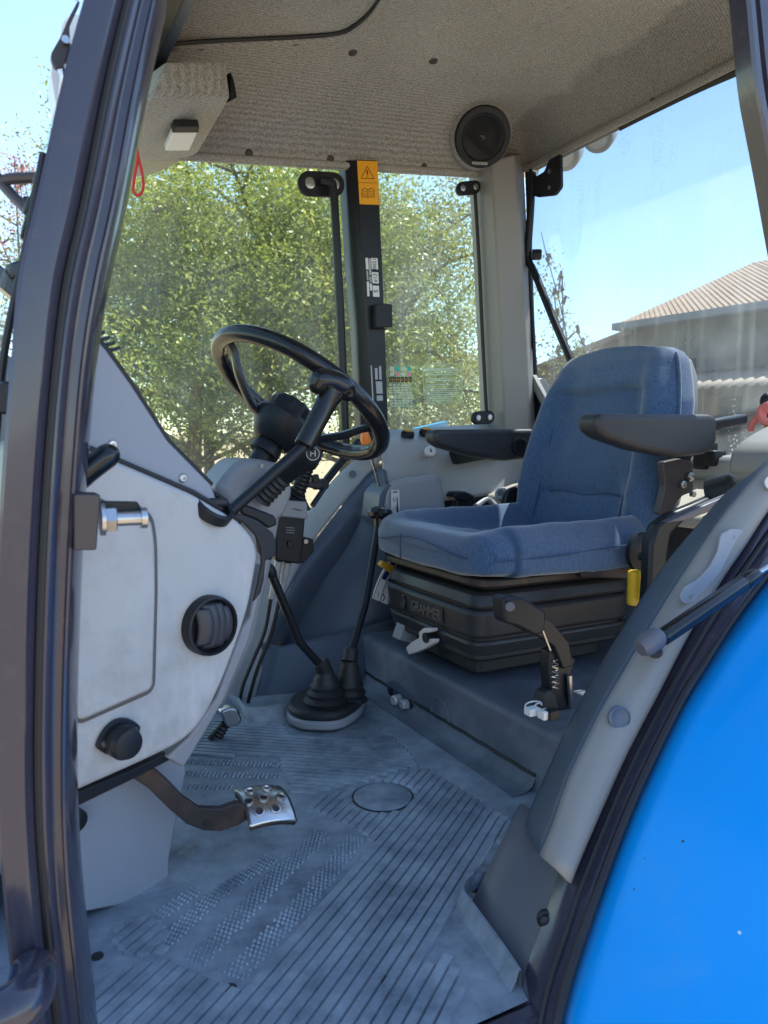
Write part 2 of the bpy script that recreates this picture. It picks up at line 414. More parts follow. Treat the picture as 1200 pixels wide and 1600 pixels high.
# ------------------------------------------------------------------ trees
def leaf_mat(name, c0, c1, c2):
    m = bpy.data.materials.new(name); N, L = nodes(m); b = N['Principled BSDF']
    gi = N.new('ShaderNodeNewGeometry'); tc = N.new('ShaderNodeTexCoord')
    ns = N.new('ShaderNodeTexNoise'); ns.inputs['Scale'].default_value = 1.1; ns.inputs['Detail'].default_value = 3; L.new(tc.outputs['Object'], ns.inputs['Vector'])
    ma = N.new('ShaderNodeMath'); ma.operation = 'MULTIPLY_ADD'; ma.inputs[1].default_value = .45; L.new(gi.outputs['Random Per Island'], ma.inputs[0])
    mb = N.new('ShaderNodeMapRange'); mb.inputs[1].default_value = .38; mb.inputs[2].default_value = .62; mb.inputs[4].default_value = .55; L.new(ns.outputs[0], mb.inputs[0]); L.new(mb.outputs[0], ma.inputs[2])
    rp = N.new('ShaderNodeValToRGB'); e = rp.color_ramp.elements; e[0].color = (*c0, 1); e[1].color = (*c2, 1); k = e.new(.55); k.color = (*c1, 1)  # leaf tones vary; the dark end also paints deep shade into the clumps
    L.new(ma.outputs[0], rp.inputs[0]); L.new(rp.outputs[0], b.inputs['Base Color'])
    b.inputs['Roughness'].default_value = .45
    tl = N.new('ShaderNodeBsdfTranslucent'); L.new(rp.outputs[0], tl.inputs[0])
    mx = N.new('ShaderNodeMixShader'); mx.inputs[0].default_value = .4; L.new(b.outputs[0], mx.inputs[1]); L.new(tl.outputs[0], mx.inputs[2])
    L.new(mx.outputs[0], N['Material Output'].inputs[0])
    return m
LEAF = [leaf_mat('leaf_green', (.05, .085, .02), (.22, .275, .06), (.46, .46, .12)), leaf_mat('leaf_olive', (.07, .095, .028), (.26, .275, .075), (.48, .43, .15)), leaf_mat('leaf_reddish', (.22, .09, .06), (.3, .14, .1), (.42, .2, .14))]
M['bark'] = mat('bark', (.13, .10, .075), .9, var=.4, vscale=6, bump=(.8, 40))
def quads(name, C, N_, S, mt, parent, rng, og):
    """many leaf-sized faces, one mesh"""
    n = len(C)
    u = np.cross(N_, rng.normal(size=(n, 3))); u /= np.linalg.norm(u, axis=1)[:, None] + 1e-9
    v = np.cross(N_, u); v /= np.linalg.norm(v, axis=1)[:, None] + 1e-9
    s = S[:, None]
    P = np.stack([C - u * s, C - v * s * .45 + N_ * s * .12, C + u * s, C + v * s * .45 + N_ * s * .12], 1).reshape(-1, 3)
    me = bpy.data.meshes.new(name)
    me.vertices.add(4 * n); me.vertices.foreach_set('co', P.ravel())
    me.loops.add(4 * n); me.loops.foreach_set('vertex_index', np.arange(4 * n))
    me.polygons.add(n); me.polygons.foreach_set('loop_start', np.arange(0, 4 * n, 4)); me.polygons.foreach_set('loop_total', np.full(n, 4))
    me.update(); me.validate(); me.materials.append(mt)
    o = bpy.data.objects.new(name, me); col.objects.link(o); o.parent = parent; return o
def tree(pos, h, crown_r, label, leaf, nleaf, size, seed, lean=(0, 0), nb=11, low=.22, group='trees beyond the tractor', zmin=None, trunk_r=.16):
    rng = np.random.default_rng(seed); rr = random.Random(seed)
    t = thing('leafy_tree', (pos[0], pos[1], GZ), label, 'tree', group)
    B = V((pos[0], pos[1], GZ - .1))
    top = B + V((lean[0] * h, lean[1] * h, h * .8))
    tp = [B, B.lerp(top, .3) + V((rr.uniform(-.2, .2), rr.uniform(-.2, .2), 0)), B.lerp(top, .65) + V((rr.uniform(-.3, .3), rr.uniform(-.3, .3), 0)), top]
    tp = crom(tp, 6)
    obj('trunk', tube(tp, lambda s: trunk_r * (1 - .85 * s), 9), M['bark'], t)
    ms = []; tips = []
    for k in range(nb):
        s = low + (1 - low) * (k + .5) / nb
        p0 = tp[int(s * (len(tp) - 1))]
        a = k * 2.4 + rr.uniform(-.5, .5); L_ = crown_r * rr.uniform(.65, 1.1) * (1 - .45 * max(0, s - .55))
        d = V((math.cos(a), math.sin(a), rr.uniform(.15, .75)))
        mid = p0 + d * L_ * .5 + V((0, 0, rr.uniform(-.1, .25))); end = p0 + d * L_ + V((0, 0, rr.uniform(-.6, .3)))
        bp = crom([p0, mid, end], 5)
        ms.append(tube(bp, lambda q: trunk_r * .42 * (1 - s * .5) * (1 - .85 * q) + .006, 6))
        for q in (3, 5, 7, 9, 10): tips.append((bp[q], L_ * (.18 + .05 * q * .3)))
        for q in range(3):
            c = bp[rr.randint(4, 9)]; e = c + V((rr.uniform(-1, 1), rr.uniform(-1, 1), rr.uniform(-.4, .8))) * L_ * .4
            ms.append(tube([c, c.lerp(e, .5) + V((0, 0, .06)), e], lambda z: .022 * (1 - .8 * z) + .004, 5)); tips.append((e, L_ * .24)); tips.append((c.lerp(e, .6), L_ * .2))
    obj('branch', join(*ms), M['bark'], t)
    # leaf clumps along limbs
    T = np.array([tuple(p) for p, _ in tips]); Rr = np.array([r for _, r in tips])
    CLN = 26; idx = rng.integers(0, len(T), nleaf // CLN)
    cl = T[idx] + np.clip(rng.normal(size=(len(idx), 3)), -1.5, 1.5) * Rr[idx][:, None] * np.array([1, 1, .8])
    C = np.repeat(cl, CLN, 0) + np.clip(rng.normal(size=(len(cl) * CLN, 3)), -1.7, 1.7) * size * 3.6
    if zmin is not None: C = C[C[:, 2] > zmin + .35 * np.sin(C[:, 0] * 3.1) * np.cos(C[:, 1] * 2.3) + rng.normal(size=len(C)) * .15]
    Nn = rng.normal(size=C.shape) + np.array([0, 0, .6]); Nn /= np.linalg.norm(Nn, axis=1)[:, None]
    og = np.array([pos[0], pos[1], GZ])
    o = quads('crown', C - og, Nn, size * rng.uniform(.6, 1.3, len(C)), leaf, t, rng, og)
    return t
def at(px, Y): return RT * ((px - 600) / F * Y) + AX * Y
p = at(430, 12); tree(p, 7.2, 3.0, 'broad green tree with forked trunk behind the steering wheel', LEAF[0], 86000, .036, 3, nb=17, low=.26, trunk_r=.13, zmin=1.5)
p = at(300, 10.5); tree(p, 6.0, 2.1, 'leafy green tree at the far left of the side window', LEAF[0], 70000, .031, 5, nb=16, low=.2, zmin=.6)
p = at(640, 13); tree(p, 6.4, 2.1, 'olive green tree seen through the dusty quarter window', LEAF[1], 46000, .035, 8, nb=14, low=.2, zmin=.5)
p = at(330, 18); tree(p, 9.0, 4.0, 'tall tree standing behind the broad green tree', LEAF[1], 54000, .048, 11, nb=18, low=.16, zmin=1.5)
p = at(545, 17); tree(p, 8.8, 3.6, 'tall olive tree behind the black side pillar', LEAF[0], 46000, .048, 13, nb=16, low=.16, zmin=1.4)
p = at(690, 20); tree(p, 7.5, 1.7, 'slender tree behind the grey corner pillar', LEAF[1], 16000, .042, 17, nb=12, low=.3)
p = at(45, 15); tree(p, 9.2, 1.1, 'sparse reddish leaved tree left of the door post', LEAF[2], 5200, .035, 19, nb=12, low=.3, trunk_r=.06)

# ------------------------------------------------------------------ barn
def barn():
    d = V((-.145, .989, 0)).normalized(); nrm = V((-d.y, d.x, 0)); nrm = -nrm if nrm.x > 0 else nrm   # faces the tractor
    P0 = V((11.5, 10.9, 0)); back = -nrm
    t = thing('barn', (11.5, 10.9, GZ), 'grey rendered barn with tiled hip roof and lean-to canopy, behind the rear window', 'barn')
    wallm = mat('barn_render', (.27, .255, .235), .9, var=.25, vscale=1.2, dirt=((.16, .15, .14), .4, 1.0), bump=(.5, 20))
    tile = mat('roof_tile', (.36, .245, .165), .85, var=.35, vscale=3, dirt=((.25, .18, .125), .4, 2.0), bump=(.6, 25))
    dark = mat('dark_opening', (.03, .03, .03), .8)
    wood = mat('weathered_wood', (.35, .28, .2), .85, var=.3, vscale=6)
    ez = onp(990, 506, P0, nrm).z
    A = onp(992, 506, P0, nrm); A.z = ez
    Bp = A - d * 18
    def q(p, z): return V((p.x, p.y, z))
    obj('wall', prism([q(A, GZ - .2), q(Bp, GZ - .2), q(Bp, ez), q(A, ez)], back * 7), wallm, t)
    # hip roof
    ov = .25
    E0 = A + d * ov + nrm * ov; E1 = Bp + nrm * ov
    H = onp(1178, 410, P0 + back * 3.5, nrm); H.z = max(H.z, ez + 1)
    K0 = E0 + back * 7.5; K1 = E1 + back * 7.5; H1 = H - d * 14
    rf = obj('roof', ([q(E0, ez), q(E1, ez), H1, H, q(K0, ez), q(K1, ez)], [(0, 1, 2, 3), (0, 3, 4), (3, 2, 5, 4), (1, 5, 2), (0, 4, 5, 1)]), tile, t)
    # rows of pantiles on the slope that faces the tractor: visible as fine ribs
    ms = []
    for k in range(160):
        e = q(E0.lerp(E1, k / 160), ez + .01); s = min(1, (k + .5) / 34)
        top = q(H.lerp(H1, max(0, (k - 34)) / 126), H.z) if k > 34 else q(E0, ez).lerp(H, s)
        ms.append(tube([e, e.lerp(top, .5) + V((0, 0, .004)), top], .016, 5))
    obj('tile_row', join(*ms), tile, rf)['kind'] = 'stuff'
    obj('eave', bar(q(E0, ez - .07), q(E1, ez - .07), .3, .13), mat('eave_board', (.3, .31, .33), .7, var=.2), t)
    # lower wing
    W = [onp(a, b, P0 + back * .35, nrm) for a, b in ((800, 597), (998, 521), (998, 720), (800, 720))]
    W[2].z = W[3].z = GZ - .2
    obj('wing_wall', prism(W, back * 4), mat('wing_render', (.33, .28, .22), .9, var=.25, vscale=1.4, dirt=((.2, .17, .14), .4, 1.2), bump=(.5, 20)), t)
    obj('wing_eave', bar(W[0] + V((0, 0, .05)), W[1] + V((0, 0, .05)), .5, .1), tile, t)
    # canopy of corrugated sheet
    P1 = P0 + nrm * 1.6
    c0 = onp(1030, 586, P0, nrm); c0.z = onp(1077, 583, P0, nrm).z; e0z = onp(1100, 606, P1, nrm).z
    L_ = 9.0
    def cf(a, b):
        s = c0 - d * L_ * a
        return q(s + nrm * 1.6 * b, c0.z + (e0z - c0.z) * b + .022 * math.sin(a * L_ / .09 * math.pi))
    obj('canopy', grid(cf, 700, 4), mat('fibre_sheet', (.42, .33, .25), .85, var=.3, vscale=2, bump=(.4, 30)), t, solid=.015)
    for k in (1.6, 4.4, 7.5):
        s = c0 - d * k + nrm * 1.45
        obj('post', bar(q(s, GZ), q(s, e0z - .02), .12, .12, (1, 0, 0)), wood, t)
    for px0, px1, y0, y1, nm, mm in ((1128, 1160, 622, 800, 'doorway', dark), (1062, 1088, 562, 580, 'vent_opening', dark)):
        a = onp(px0, y0, P0, nrm); b = onp(px1, y0, P0, nrm); zz = onp(px0, y1, P0, nrm).z
        obj(nm, prism([q(a, a.z), q(b, a.z), q(b, zz), q(a, zz)], nrm * .03), mm, t)
    a = onp(1121, 618, P0, nrm); obj('door_frame', bar(q(a + nrm * .05, GZ), q(a + nrm * .05, a.z), .12, .1, (1, 0, 0)), wood, t)
barn()
for i, (px_, Y_, s_) in enumerate(((838, 9.0, 1),)):
    p = at(px_, Y_)
    tree((p.x, p.y), 5.4, .26, 'slim sapling with drooping twigs outside the rear window', LEAF[1], 1300, .024, 23, nb=9, low=.3, trunk_r=.025)

# ------------------------------------------------------------------ tractor body
T = thing('tractor', (0.6, 1.45, GZ), 'blue tractor with open cab door, grey interior and dusty floor', 'tractor')
def part(name, m, mt, **k): return obj(name, m, mt, T, **k)
YC = 1.485

# floor: steel pan, mat
part('floor_pan', join(box((.36, 1.41, -.045), (1.14, 1.05, .06)), box((.17, .77, -.045), (.74, .23, .06))), M['black_satin'])
def floorz(x, y): return .0012 * mnoise.noise(V((x * 6, y * 6, 1)))
def floor_grid():
    g1 = grid(lambda a, b: (-.2 + 1.12 * a, .885 + 1.045 * b, floorz(-.2 + 1.12 * a, .885 + 1.045 * b)), 60, 50)
    g2 = grid(lambda a, b: (-.2 + (.745 + .07 * b) * a, .655 + .23 * b, floorz(-.2 + .75 * a, .655 + .23 * b)), 50, 14)
    return join(g1, g2)
mat_floor = part('floor_mat', floor_grid(), M['mat_low'], angle=0)
def inpoly(x, y, P):
    r = False; j = len(P) - 1
    for i in range(len(P)):
        if (P[i][1] > y) != (P[j][1] > y) and x < (P[j][0] - P[i][0]) * (y - P[i][1]) / (P[j][1] - P[i][1]) + P[i][0]: r = not r
        j = i
    return r
def fpoly(pts): return [(v.x, v.y) for v in (onz(a, b) for a, b in pts)]
PN = fpoly([(478, 1262), (497, 1247), (655, 1199), (668, 1200), (805, 1287), (722, 1395), (704, 1420), (690, 1460), (645, 1520), (700, 1490), (735, 1540), (690, 1620), (640, 1640), (120, 1640), (128, 1580), (180, 1512), (262, 1496), (325, 1526), (378, 1545), (440, 1478), (512, 1400), (585, 1322), (560, 1300)])
PF = fpoly([(322, 1122), (360, 1128), (445, 1132), (452, 1150), (560, 1158), (610, 1150), (650, 1185), (655, 1197), (497, 1245), (452, 1238), (432, 1182), (292, 1183), (300, 1150)])
PL = fpoly([(180, 1450), (235, 1425), (265, 1450), (262, 1492), (200, 1500), (175, 1475)])
hole = onz(598, 1246); hr = .055
ribm = []
def rib_at(p, q):
    d = (q - p).normalized(); s = V((-d.y, d.x, 0)) * .0073
    z0 = V((0, 0, -.001)); z1 = V((0, 0, .0042)); si = s * .86
    vs = []
    for e, k in ((p, 1), (q, -1)):
        vs += [e + s + z0, e - s + z0, e + d * k * .004 - si + z1, e + d * k * .004 + si + z1]
    return vs, [(0, 1, 2, 3), (4, 7, 6, 5), (0, 3, 7, 4), (1, 5, 6, 2), (3, 2, 6, 7)]
YA = 1.263
for fam, sgn, poly in (('n', -1, PN), ('f', 1, PF), ('l', -1, PL)):
    xa = .2
    while xa < 1.9:
        run = []; runs = []
        for k in range(0, 460):
            s = k * .0025
            x, y = xa - .798 * s, YA + sgn * .602 * s
            ok = inpoly(x, y, poly) and math.hypot(x - hole.x, y - hole.y) > hr + .006 and x < .86
            if ok: run.append((x, y))
            elif run: runs.append(run); run = []
        if run: runs.append(run)
        for r_ in runs:
            if len(r_) > 6: ribm.append((V((*r_[0], 0)), V((*r_[-1], 0))))
        xa += .0275
ribm.sort(key=lambda r_: -(r_[0] - r_[1]).length)
for i, (a, b) in enumerate(ribm[:290]): obj('rib', rib_at(a, b), M['mat_rib'], mat_floor, angle=20)
# studded grip strips moulded in the mat
ms = []
for pl_, wd, rows in (([(505, 1304), (440, 1365), (360, 1450), (300, 1510)], .034, 5), ([(556, 1310), (490, 1395), (425, 1465), (362, 1533)], .034, 5), ([(425, 1342), (340, 1400), (255, 1478)], .028, 5), ([(307, 1393), (235, 1442)], .024, 4),
                         ([(440, 1196), (285, 1190)], .022, 4), ([(436, 1214), (283, 1209)], .022, 4), ([(360, 1232), (283, 1230)], .018, 3)):
    Q = [onz(*a) for a in pl_]; Ls = sum((a - b).length for a, b in zip(Q, Q[1:])); cnt = int(Ls / .0078)
    Q = resample(Q, max(cnt, 3))
    for k in range(len(Q) - 1):
        d = (Q[k + 1] - Q[k]).normalized(); sd_ = V((-d.y, d.x, 0))
        for j in range(rows):
            c = Q[k] + sd_ * ((j + .5 * (k % 2)) / rows - .5) * wd
            if random.random() < .04: continue
            e = .0036
            ms.append(([c + d * e, c + sd_ * e, c - d * e, c - sd_ * e, c + V((0, 0, .0032)) + d * e * .5, c + V((0, 0, .0032)) + sd_ * e * .5, c + V((0, 0, .0032)) - d * e * .5, c + V((0, 0, .0032)) - sd_ * e * .5], [(0, 1, 5, 4), (1, 2, 6, 5), (2, 3, 7, 6), (3, 0, 4, 7), (4, 5, 6, 7)]))
o = obj('tread_studs', join(*ms), M['mat_rib'], mat_floor, angle=20); o['kind'] = 'stuff'
obj('floor_plug', lathe([(hr, -.001), (hr, .002), (hr - .003, .004), (hr * .55, .0045), (0.001, .003)], hole, (0, 0, 1), 40), M['mat_low'], mat_floor)
obj('plug_groove', lathe([(hr + .004, -.001), (hr + .004, .0012), (hr, .0014), (hr, -.001)], hole, (0, 0, 1), 40), M['rubber'], mat_floor)
# turned-up edges of the mat
lip_far = [onz(300, 1110, .02), onz(346, 1092, .025), onz(371, 1096, .03), onz(392, 1113, .028), onz(455, 1103, .025), onz(560, 1075, .03)]
obj('mat_lip', ribbon([[p + V((-.01, -.045, -.03)) for p in lip_far], [p + V((0, -.012, -.022)) for p in lip_far], [p + V((0, .006, .01)) for p in lip_far]], 40), M['mat_low'], mat_floor, solid=.006)
lipn = resample([onz(806, 1548), onz(780, 1507), onz(735, 1442), onz(717, 1413), onz(728, 1395), onz(752, 1386)], 30)
obj('mat_flange', loft([[p + V((-.012, -.001, -.002)) for p in lipn], [p + V((-.005, 0, .003)) for p in lipn], [p + V((.0, 0, .011)) for p in lipn], [p + V((.006, .002, .022)) for p in lipn], [p + V((.010, .002, .022)) for p in lipn], [p + V((.008, 0, .0)) for p in lipn]], closed=False), M['mat_low'], mat_floor, angle=60)
dl = [onz(60, 1405, .012), onz(118, 1388, .012), onz(180, 1370, .012), onz(262, 1346, .012), onz(282, 1326, .004), onz(300, 1310, -.006)]
obj('mat_lip', ribbon([[V((p.x + .035, p.y - .055, -.002)) for p in dl], [V((p.x + .022, p.y - .035, .003)) for p in dl], [V((p.x + .012, p.y - .02, .008)) for p in dl], [V((p.x + .004, p.y - .008, p.z * .95)) for p in dl], [p for p in dl]], 30), M['mat_low'], mat_floor, angle=0)
ed = [onz(117, 1396, .010), onz(122, 1440, .010), onz(128, 1500, .012), onz(134, 1560, .004)]
obj('mat_lip', tube(ed, .006, 8, 4), M['mat_low'], mat_floor)
for a, b in ((152, 1495), (360, 1545), (605, 1533)):
    obj('mat_stain', lathe([(.008, 0), (.008, .0012), (.001, .0014)], onz(a, b) + V((0, 0, .0006)), (0, 0, 1), 14), M['rubber'], mat_floor)

# seat platform
XR = .9
pf = rnd([V((XR, 0, 0)), V((XR, 0, .147)), V((XR + .03, 0, .155)), V((1.75, 0, .155)), V((1.75, 0, 0))], [0, .012, .012, 0, 0])
plat = part('seat_platform', prism([p + V((0, .98, -.02)) for p in pf], (0, 1.0, 0)), M['riser'], bevel=.008)
def onR(a, b, dx=0): return onx(a, b, XR + dx)
rec = rnd(lx([(604, 1068), (617, 1062), (645, 1085), (652, 1112), (640, 1120), (612, 1100)], XR - .001), .012)
obj('recess_plate', prism(rec, (-.003, 0, 0)), M['inner'], plat, bevel=.001)
for a, b, r in ((611, 1080, .011), (641, 1103, .014)): obj('hole', lathe([(r, 0), (r, .003), (r * .8, .0035), (.0005, .0025)], onR(a, b, -.004), (-1, 0, 0), 20), M['ink'], plat)
obj('socket_knob', lathe([(.013, 0), (.013, .02), (.009, .024), (.001, .024)], onR(625, 1092, -.004), (-1, -.2, 0), 16), M['silver'], plat)
obj('socket_knob', box(onR(632, 1100, -.014), (.02, .022, .02)), M['silver'], plat, bevel=.003)
obj('oval_emboss', lathe([(.042, 0), (.042, .003), (.036, .004), (.034, .0015), (.001, .001)], onR(688, 1116, 0), (-1, 0, 0), 30), M['riser'], plat)
sk = [onx(560, 1074, XR - .012), onx(640, 1124, XR - .012), onx(720, 1176, XR - .012), onx(829, 1246, XR - .012)]
obj('cove_edge', ribbon([[V((p.x - .04, p.y, .001)) for p in sk], [V((p.x - .012, p.y, .004)) for p in sk], [V((p.x + .004, p.y, .012)) for p in sk], [V((p.x + .013, p.y, .03)) for p in sk]], 30), M['riser'], plat, angle=0)
obj('cove_gap', tube([V((p.x + .0105, p.y, .031 + .002 * (i % 2))) for i, p in enumerate(resample(sk, 20))], .0035, 6), M['ink'], plat)

# near front door post: lofted profile with a rebate for the door seal
LP = [(148, -20), (120, 80), (100, 160), (78, 260), (58, 350), (37, 440), (27, 560), (14, 720), (4, 900), (1, 1100), (4, 1250), (14, 1370), (24, 1480), (34, 1570), (44, 1660)]
RP = [(254, -20), (232, 80), (214, 170), (196, 270), (180, 350), (162, 430), (140, 560), (126, 720), (116, 900), (109, 1100), (108, 1250), (113, 1370), (122, 1470), (132, 1560), (142, 1660)]
YP = .80
Lw, Rw = resample(ly(LP, YP), 50), resample(ly(RP, YP), 50)
prof = [(0, .0), (0.0, .012), (.03, .02), (.10, .0235), (.40, .0245), (.47, .024), (.50, .020), (.515, .010), (.53, .006), (.60, .004), (.63, .008), (.655, .012), (.70, .013), (.74, .011), (.765, .006), (.79, .005), (.90, .006), (.95, .010), (.985, .009), (1.0, .003), (1.0, -.02), (.9, -.05), (.3, -.055), (.02, -.03)]
secs = []
for a, b in zip(Lw, Rw):
    u = b - a; nrm = V((-.38, -.92, 0))
    secs.append([a + u * s + nrm * d for s, d in prof])
post = part('front_door_post', loft(secs), M['paint'], angle=25)
# seal strip running in the rebate
sl_ = [a.lerp(b, .575) + V((-.38, -.92, 0)) * .008 for a, b in zip(Lw, Rw)]
obj('door_seal', tube(sl_, .0045, 8), M['rubber'], post)
# striker block and pin
blk = part('latch_striker', prism(rnd(ly([(116, 772), (157, 772), (151, 860), (116, 860)], .785), .003), (0, .035, 0)), M['brownmetal'], bevel=.0015)
pc = ony(155, 812, .80)
obj('washer', lathe([(.017, 0), (.017, .004), (.001, .004)], pc + V((.001, 0, 0)), (1, 0, 0), 24), M['steel'], blk)
obj('hex_nut', lathe([(.013, 0), (.0135, .001), (.0135, .010), (.012, .011), (.001, .011)], pc + V((.005, -.003, 0)), (1, 0, 0), 6), M['steel'], blk, angle=20)
obj('striker_pin', lathe([(.0075, 0), (.0075, .024), (.011, .024), (.011, .030), (.009, .031), (.001, .031)], pc + V((.016, -.003, 0)), (1, 0, 0), 20), M['steel'], blk)
q0 = [pc + V((.004, .012, .018)), pc + V((.04, .012, .016)), pc + V((.045, .012, .008)), pc + V((.045, .012, -.002)), pc + V((.004, .012, 0))]
obj('striker_hook', prism(q0, (0, .008, 0)), M['black_satin'], blk, bevel=.001)
gh = part('grab_handle', tube([ony(118, 752, .86), ony(140, 733, .86), ony(168, 712, .86)], .0135, 16, 4, round_end=True), M['gloss'])
obj('handle_bracket', prism(ly([(116, 765), (132, 745), (140, 752), (120, 790)], .865), (0, .01, 0)), M['black_satin'], gh)
part('front_step_tube', tube([ony(-30, 1600, .70), ony(30, 1570, .70), ony(48, 1545, .72), ony(52, 1520, .76)], .022, 16, 5, round_end=True), M['paint'])

# curved rear frame of the door opening
L0 = [(1225, 690), (1190, 727), (1136, 768), (1088, 822), (1043, 876), (997, 942), (940, 1034), (886, 1136), (852, 1211), (836, 1245), (824, 1275), (820, 1292)]
L1 = [(1240, 682), (1199, 723), (1161, 766), (1124, 812), (1066, 899), (1012, 985), (946, 1097), (910, 1168), (886, 1222), (866, 1284), (852, 1318), (846, 1340)]
L1b = [(1240, 684), (1199, 725), (1161, 768), (1124, 814), (1067, 900), (1013, 987), (947, 1099), (911, 1170), (887, 1224), (867, 1286), (853, 1320), (845, 1338)]
L2 = [(1245, 742), (1199, 795), (1161, 853), (1124, 907), (1075, 988), (1026, 1083), (1000, 1132), (972, 1187), (938, 1263), (907, 1335), (896, 1362), (889, 1380)]
L3 = [(1245, 845), (1199, 893), (1141, 968), (1095, 1040), (1058, 1100), (1000, 1218), (962, 1308), (917, 1431), (886, 1524), (867, 1600), (858, 1660)]
L2c = L2[:-1] + [(886, 1387), (866, 1456), (845, 1514), (830, 1570), (818, 1660)]
def bow(a, b, k, out):
    A, B = resample(a, 40), resample(b, 40)
    return [[p.lerp(q, s) + V(out) * math.sin(math.pi * s) for p, q in zip(A, B)] for s in [i / k for i in range(k + 1)]]
YD0, YD1, YD2, YD3 = .90, .815, .785, .765
def yfr(py, y0): return y0 - max(0, py - 930) * .00023
def lyf(ps, y0): return [ony(a, b, yfr(b, y0)) for a, b in ps]
linr = part('door_frame_liner', loft(bow(lyf(L0, YD0 + .03), lyf(L1, YD1), 6, (-.006, -.004, .003)), False), M['inner'], solid=.012, offset=-1)
A, B = lyf(L1b, YD1 - .001), lyf(L2, YD2)
trimc = part('door_frame_trim', loft(bow(A, B, 8, (-.004, -.010, .004)), False), M['trim'], solid=.008, angle=60)
A, B = resample([ony(a, b, yfr(b, YD2 + .012)) for a, b in L2c], 50), resample([ony(a, b, yfr(b, YD3)) for a, b in L3], 50)
pr = [(-.03, -.004), (.0, .004), (.10, .010), (.2, .012), (.27, .004), (.36, .001), (.48, .002), (.52, .012), (.60, .016), (.82, .016), (.9, .010), (.95, .002), (1.0, .0), (1.0, -.03), (0, -.03)]
secs = [[a.lerp(b, s) + V((-.25, -.95, .1)) * d for s, d in pr] for a, b in zip(A, B)]
rearframe = part('rear_door_frame', loft(secs), M['paint'], angle=25)
obj('door_seal', tube([a.lerp(b, .42) + V((-.25, -.95, .1)) * .004 for a, b in zip(A, B)], .005, 8), M['rubber'], rearframe)
obj('fender_edge_seal', tube([b + V((-.004, -.006, .002)) for b in B], .006, 8), M['rubber'], rearframe)
# plug, screw and the old adhesive smear on the trim
def ontrim(a, b, y=.79): return ony(a, b, yfr(b, y))
obj('hole_plug', lathe([(.0165, 0), (.0165, .004), (.013, .006), (.009, .0045), (.001, .0045)], ontrim(966, 1121), (-.3, -.9, .2), 24), M['inner'], trimc)
sm = rnd(ly([(1062, 935), (1070, 918), (1092, 905), (1110, 885), (1122, 862), (1127, 835), (1143, 826), (1163, 828), (1150, 846), (1139, 866), (1126, 893), (1104, 918), (1088, 938), (1070, 944)], .779), .006)
obj('adhesive_smear', prism(sm, (.0006, .003, 0)), M['palegrime'], trimc)
for a, b in ((1078, 932), (1146, 838)): obj('adhesive_fleck', lathe([(.004, 0), (.003, .001), (.0005, .001)], ontrim(a, b, .7795), (-.3, -.9, .2), 8), M['trim'], trimc)
obj('trim_hole', lathe([(.012, 0), (.012, .003), (.008, .003), (.007, .0005), (.001, .0005)], ontrim(1204, 755, .783), (-.3, -.9, .2), 20), M['pale'], trimc)
# moulded pillar foot
fsec = []
ft_ = (ony(797, 1287, .88), ony(846, 1326, .80), ony(895, 1386, .694)); fb_ = (onz(738, 1408), onz(795, 1500), onz(830, 1564))
for t in (0, .25, .5, .75, 1, 1.25):
    a, b, c = [p.lerp(q, t) for p, q in zip(ft_, fb_)]
    m1, m2 = a.lerp(b, .5) + V((-.004, -.004, .001)), b.lerp(c, .5) + V((-.003, -.004, .001))
    fsec.append([a + V((.06, .05, 0)), a, m1, b, m2, c, c + V((.10, .07, .0))])
foot = part('pillar_foot_cover', loft(fsec), M['foot'], bevel=.004, angle=40)
obj('screw_cap', lathe([(.012, -.004), (.012, .002), (.009, .004), (.0085, .009), (.007, .010), (.001, .010)], fb_[2].lerp(ft_[2], .58).lerp(fb_[1].lerp(ft_[1], .58), .35) + V((-.002, -.003, 0)), (-.6, -.75, .1), 18), M['black'], foot)

# sill of the door opening below the frame
part('door_sill', bar((-.25, .64, -.064), (.56, .64, -.064), .03, .13), M['paint'], bevel=.008)

# fender over the rear wheel
B = resample([ony(a, b, yfr(b, YD3)) for a, b in L3], 60)
def fend(a, b):
    i = min(int(round(a * 59)), 59); p = B[i]
    s = b
    return p + V((.02 * s + .05 * s * s, -.62 * s, -.012 - .10 * max(0, s - .7) ** 1.5 + .0 * s))
fe = part('rear_fender', grid(fend, 60, 16), M['blue'], solid=.006, angle=60)
obj('fender_lip', tube([fend(i / 30, 1.0) for i in range(31)], .01, 8), M['rubber'], fe)

def onfend(px, py):
    best = None
    for i in range(240):
        for j in range(80):
            ii = i / 239 * 59; k = min(int(ii), 58); p = fend(k / 59, j / 79).lerp(fend((k + 1) / 59, j / 79), ii - k); d = p - CAM
            z = d.dot(FW); u_ = 600 + F * d.dot(RT) / z; v_ = 800 - F * d.dot(CU) / z; q_ = (u_ - px) ** 2 + (v_ - py) ** 2
            if best is None or q_ < best[0]: best = (q_, p)
    return best[1]
for a, b, r, mm in ((1068, 1314, .0017, 'brownmetal'), (1161, 1461, .0018, 'white'), (1006, 1342, .0008, 'brownmetal'), (990, 1392, .0010, 'brownmetal')):
    p = onfend(a, b); nn = V((-.6, -.2, .75)).normalized()
    obj('paint_chip', lathe([(r, -.004), (r, .0036), (.0004, .0038)], p, nn, 7), M[mm], fe)
